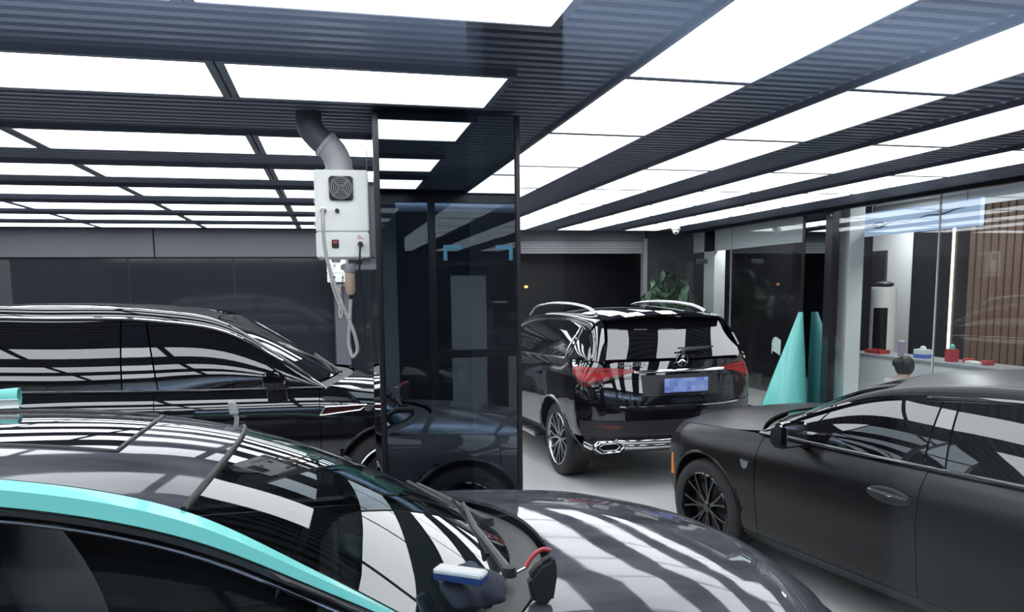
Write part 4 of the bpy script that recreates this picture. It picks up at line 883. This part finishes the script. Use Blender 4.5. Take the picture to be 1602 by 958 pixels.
# tower air conditioner
b = empty('tower_conditioner', (8.2, 10.15, 0), 0, 'white tower air conditioner with black slot by the white wall', 'air conditioner')
link('tower_body', lathe([(.001,0),(.20,0),(.20,.05),(.19,.08),(.19,1.80),(.17,1.86),(.001,1.87)], seg=28), M['offwhite'], b, 40)
P = [[(-.193*math.cos(a), .193*math.sin(a), z) for a in np.linspace(.18, 1.25, 6)[::-1]*-1] for z in (.7, 1.1, 1.55)]
sheet('air_slot', P, M['black'], .004, b)
bm = blob((0,0,1.90), (.13,.16,.05), seg=20); link('cap_cover', bm, M['plastic'], b, 180)
# sign lightbox
sg = empty('sign_lightbox', (7.15, 8.34, 2.71), 0, 'pale blue lightbox sign with dark brush strokes above the counter', 'sign')
link('lightbox', box(-.03, .03, -1.02, 1.02, -.16, .15, bev=.004), M['sign'], sg)
bm = bmesh.new()
for y0, y1, z0, z1, r0 in ((.95,.3,-.06,-.02,.016), (.75,.45,-.02,-.075,.008), (.30,-.05,-.03,-.01,.006), (-.1,-.8,.0,.05,.015), (-.35,-.6,.06,.01,.008)):
    tube([(-.035, y0+(y1-y0)*t, z0+(z1-z0)*t+.012*math.sin(t*9)) for t in np.linspace(0,1,10)], [r0*(.4+math.sin(3.1*t)) for t in np.linspace(0,1,10)], bm, 6, flat=.5)
tube([(-.035, .62+.11*math.cos(a), -.03+.035*math.sin(a)) for a in np.linspace(0, 2*math.pi, 25)], .007, bm, 6, False)
link('brush_strokes', bm, M['signink'], sg, 60)
for y in (-.8, .8): link('hanger', tube([(0, y, .15), (0, y, .49)], .008, seg=6), M['grey'], sg, 60)
# recessed office lamps; the last is an added fill for the far white column
for i, (x, y) in enumerate(((7.6, 8.3), (8.3, 10.3), (7.9, 6.2), (6.85, 11.7))):
    t = empty('downlight', (x, y, 3.2), 0, 'recessed office downlight, %s' % ['above the counter', 'near the tower air conditioner', 'nearest the camera', 'added in the dark room to brighten the far column'][i], 'downlight', 'office downlights')
    link('ring', lathe([(.09,-.012),(.11,-.012),(.11,.0),(.09,.0)], seg=24), M['white'], t, 40); link('lens', lathe([(.001,-.006),(.09,-.006)], seg=24), mat('downlight_lens', (.9,.9,.9), .5, emit=(1,.97,.92), estr=12), t)
    l = bpy.data.lights.new('downlight', 'AREA'); l.shape = 'DISK'; l.size = .2; l.energy = 38; lo2 = bpy.data.objects.new('downlight_lamp', l); COL.objects.link(lo2); lo2.parent = t; lo2.location = (0,0,-.03)
# ceiling dome camera
b = empty('dome_camera', (5.4, 11.5, 2.83), 0, 'white security dome camera under the dark ceiling edge', 'camera')
link('dome_base', lathe([(.001,.02),(.07,.02),(.075,-.02),(.06,-.03)], seg=24), M['white'], b, 40); link('dome', blob((0,0,-.045), (.055,.055,.055)), M['offwhite'], b, 180); link('lens', blob((-.02,-.035,-.075), (.02,.02,.02)), M['black'], b, 180); link('stem', tube([(0,0,.02),(0,0,.06)], .02), M['white'], b, 60)
# plant
pt = empty('potted_plant', (5.58, 11.95, 0), 0, 'tall leafy green plant behind the open glass door', 'plant')
link('pot', lathe([(.001,0),(.17,0),(.21,.38),(.19,.38),(.17,.30),(.001,.30)], seg=24), M['pot'], pt, 40)
bm = bmesh.new(); n = 6; lv = [bm.verts.new((x, 0, -.02*abs(x)*8*abs(x)*6)) for x in (0,)]
bm.free(); bm = bmesh.new(); R = []
for t, wv, zz in ((0,.004,0),(.25,.04,.015),(.5,.05,.012),(.75,.036,-.01),(1,.003,-.05)): R.append([bm.verts.new((t*.24, -wv, zz+.012)), bm.verts.new((t*.24, 0, zz)), bm.verts.new((t*.24, wv, zz+.012))])
for i in range(4):
    for j in range(2): bm.faces.new((R[i][j], R[i+1][j], R[i+1][j+1], R[i][j+1]))
bmesh.ops.solidify(bm, geom=bm.faces[:], thickness=.002); lf0 = link('leaf', bm, M['leaf'], pt, 60); first = True
for k in range(12):
    a = k*2.4; top = Vector((.46*math.cos(a)*(.5+.5*random.random()), .26*math.sin(a), 1.65+.6*random.random()))
    pts = [Vector((.03*math.cos(a), .03*math.sin(a), .3)), Vector((.06*math.cos(a), .05*math.sin(a), 1.0)), top]
    link('stem', tube(smooth_pts(pts, 4), [.014-.0008*i for i in range(9)], seg=6), M['stem'], pt, 60)
    for q in range(9):
        o = lf0 if first else lf0.copy()
        if not first: COL.objects.link(o)
        first = False
        f = .62+.38*random.random(); p = pts[1].lerp(top, f); o.location = p; o.rotation_euler = (random.uniform(-.5,.5), random.uniform(.1,1.2), random.uniform(0, 6.28)); s_ = random.uniform(.85, 1.35); o.scale = (s_,)*3
# number on the front glass (reads right way round from the lounge)
t = text_mesh('glass_numerals', '40', .12, Matrix.Translation((2.3, YF+.012, .92)) @ Matrix(((1,0,0,0),(0,0,-1,0),(0,1,0,0),(0,0,0,1))), M['grey']); tag(t, 'grey numerals stuck on the front glass', 'numerals')
# ---- person bent forward on a stool before the counter
so = empty('stool', (6.72, 7.85, 0), 0, 'low round black stool under the seated person', 'stool'); link('stool_seat', lathe([(.001,.26),(.16,.26),(.17,.28),(.16,.30),(.001,.30)], seg=24), M['plastic'], so, 40)
for k in range(4):
    a = k*math.pi/2+.5; link('leg', tube([(.12*math.cos(a), .12*math.sin(a), .26), (.15*math.cos(a), .15*math.sin(a), 0)], .013, seg=8), M['grey'], so, 60)
def person(loc, rz):
    J = {'pelvis': ((0,0,.48), .125), 'waist': ((.06,0,.58), .115), 'chest': ((.16,0,.72), .13), 'neck': ((.25,0,.84), .05), 'head0': ((.28,0,.89), .075), 'head1': ((.31,0,.97), .088), 'head2': ((.32,0,1.03), .06)}
    E = [('pelvis','waist'),('waist','chest'),('chest','neck'),('neck','head0'),('head0','head1'),('head1','head2')]
    for s_, n in ((1,'l'), (-1,'r')):
        J.update({n+'sh': ((.19,s_*.17,.77), .06), n+'el': ((.20,s_*.24,.55), .042), n+'wr': ((.36,s_*.17,.55), .028), n+'pa': ((.42,s_*.14,.55), .026),
                  n+'hip': ((.04,s_*.09,.46), .085), n+'kn': ((.36,s_*.14,.44), .06), n+'an': ((.30,s_*.15,.13), .038), n+'to': ((.44,s_*.16,.09), .033)})
        E += [('chest',n+'sh'),(n+'sh',n+'el'),(n+'el',n+'wr'),(n+'wr',n+'pa'),('pelvis',n+'hip'),(n+'hip',n+'kn'),(n+'kn',n+'an'),(n+'an',n+'to')]
        for q in range(5):
            off = (-.03+.015*q) if q else -.036; ln = (.035,.06,.07,.065,.05)[q]
            J[n+'f%da' % q] = ((.435+(.0 if q else -.03), s_*(.14+off), .545), .009); J[n+'f%db' % q] = ((.435+ln*.7-(.03 if not q else 0), s_*(.14+off*1.15), .525), .0085); J[n+'f%dc' % q] = ((.435+ln-(.03 if not q else 0), s_*(.14+off*1.15), .505), .008)
            E += [(n+'pa', n+'f%da' % q), (n+'f%da' % q, n+'f%db' % q), (n+'f%db' % q, n+'f%dc' % q)]
    names = list(J); me = bpy.data.meshes.new('p'); me.from_pydata([J[n][0] for n in names], [(names.index(a), names.index(b)) for a, b in E], [])
    o = bpy.data.objects.new('p', me); COL.objects.link(o); o.modifiers.new('s', 'SKIN'); sv = me.skin_vertices[0].data
    for i, n in enumerate(names): sv[i].radius = (J[n][1],)*2; sv[i].use_root = (n == 'pelvis')
    o.modifiers.new('d', 'SUBSURF').levels = 2
    dg_ = bpy.context.evaluated_depsgraph_get(); m2 = bpy.data.meshes.new_from_object(o.evaluated_get(dg_)); bpy.data.objects.remove(o); m2.name = 'person'
    m2.materials.clear()
    for m in (M['shirt'], M['trousers'], M['skin']): m2.materials.append(m)
    for pgn in m2.polygons:
        cc = pgn.center; pgn.use_smooth = True
        pgn.material_index = 2 if (cc.z > .83 or (cc.x > .36 and cc.z > .49)) else 1 if (cc.z < .50 and not (cc.x > .15 and abs(cc.y) > .2)) else 0
    t = bpy.data.objects.new('person', m2); COL.objects.link(t); t.location = loc; t.rotation_euler = (0,0,rz)
    bm = blob((.285,0,.975), (.118,.112,.130), seg=24, rings=16); bmesh.ops.delete(bm, geom=[v for v in bm.verts if v.co.x > .335 and v.co.z < 1.02], context='VERTS')
    hr = link('hair', bm, M['hair'], t, 180); link('hair_bun', blob((.140,.04,1.02), (.06,.065,.06)), M['hair'], hr, 180)
    link('hair_tie', tube([(.180, .038+.036*math.cos(a), 1.015+.036*math.sin(a)) for a in np.linspace(0, 2*math.pi, 17)], .010, seg=6, cap=False), M['paper'], hr, 60)
    link('nose', blob((.405,0,.955), (.018,.013,.018)), M['skin'], t, 180)
    link('mouth', blob((.392,0,.918), (.008,.022,.005)), M['red'], t, 180)
    for s_ in (1,-1): link('eye', blob((.392,s_*.032,.985), (.008,.014,.008)), M['paper'], t, 180); link('ear', blob((.30,s_*.092,.965), (.018,.010,.028)), M['skin'], t, 180)
    return t
tag(person((6.56, 7.82, -.028), math.radians(35)), 'seated person with dark hair tied in a bun behind the glass', 'person')

# ---- set the small things down on what carries them, touching without sinking in
from mathutils.bvhtree import BVHTree
bpy.context.view_layer.update()
def meshes(o): return [c for c in [o]+list(o.children_recursive) if c.type == 'MESH']
def bvh(objs): return [BVHTree.FromPolygons([c.matrix_world @ v.co for v in c.data.vertices], [tuple(p.vertices) for p in c.data.polygons]) for c in objs]
def top(trees, p, zmax):
    z = -1e9
    for t in trees:
        h = t.ray_cast(Vector((p.x, p.y, zmax)), Vector((0,0,-1)))
        if h[0] is not None: z = max(z, h[0].z)
    return z
def settle(o, trees, clear=.001, span=.35, below=()):
    """move the whole thing up or down until its lowest contact just touches the surface under it"""
    need = -1e9
    for c in meshes(o):
        for v in c.data.vertices:
            p = c.matrix_world @ v.co; z = top(trees, p, p.z+span)
            if z > -1e8: need = max(need, z-p.z)
        for e in c.data.edges:
            p = (c.matrix_world @ c.data.vertices[e.vertices[0]].co+c.matrix_world @ c.data.vertices[e.vertices[1]].co)/2; z = top(trees, p, p.z+span)
            if z > -1e8: need = max(need, z-p.z)
    own = bvh(meshes(o))
    for c in below:             # bumps of the carrier under the thing's flat faces
        for v in c.data.vertices:
            p = c.matrix_world @ v.co
            for t in own:
                h = t.ray_cast(Vector((p.x, p.y, p.z-.3)), Vector((0,0,1)))
                if h[0] is not None: need = max(need, p.z-h[0].z)
    if need > -1e8: o.location.z += need+clear; bpy.context.view_layer.update()
car = bvh([c for c in meshes(bpy.data.objects['grey_sedan']) if c.name.split('.')[0] in ('windscreen','cowl','bonnet','roof','glass_roof','wiper','wiper_blade','wiper_pivot','windscreen_seal','roof_seal','roof_rail')])
cb = bpy.data.objects['cloth_body']; inv = cb.matrix_world.inverted()
for v in cb.data.vertices:      # the cloth drapes over glass, scuttle and wiper
    p = cb.matrix_world @ v.co; z = max(top(car, Vector((p.x+dx, p.y+dy, 0)), 1.3) for dx, dy in ((0,0),(.012,0),(-.012,0),(0,.012),(0,-.012)))
    if z > -1e8 and p.z < z+.008: p.z = z+.008; v.co = inv @ p
bpy.context.view_layer.update()
cl_t = bvh([cb])
settle(sq, car+cl_t, below=(cb,)); settle(hk, car+cl_t); settle(cl, car); settle(rl, car)
# the sitter's feet on the floor, the stool just under the seat of the trousers
pp = bpy.data.objects['person']; zz = [(pp.matrix_world @ v.co) for v in pp.data.vertices]; pp.location.z -= min(p.z for p in zz)-.001
bpy.context.view_layer.update(); zz = [(pp.matrix_world @ v.co) for v in pp.data.vertices]
so.scale.z = (min(p.z for p in zz if (p.x-so.location.x)**2+(p.y-so.location.y)**2 < .19**2)-.002)/.30
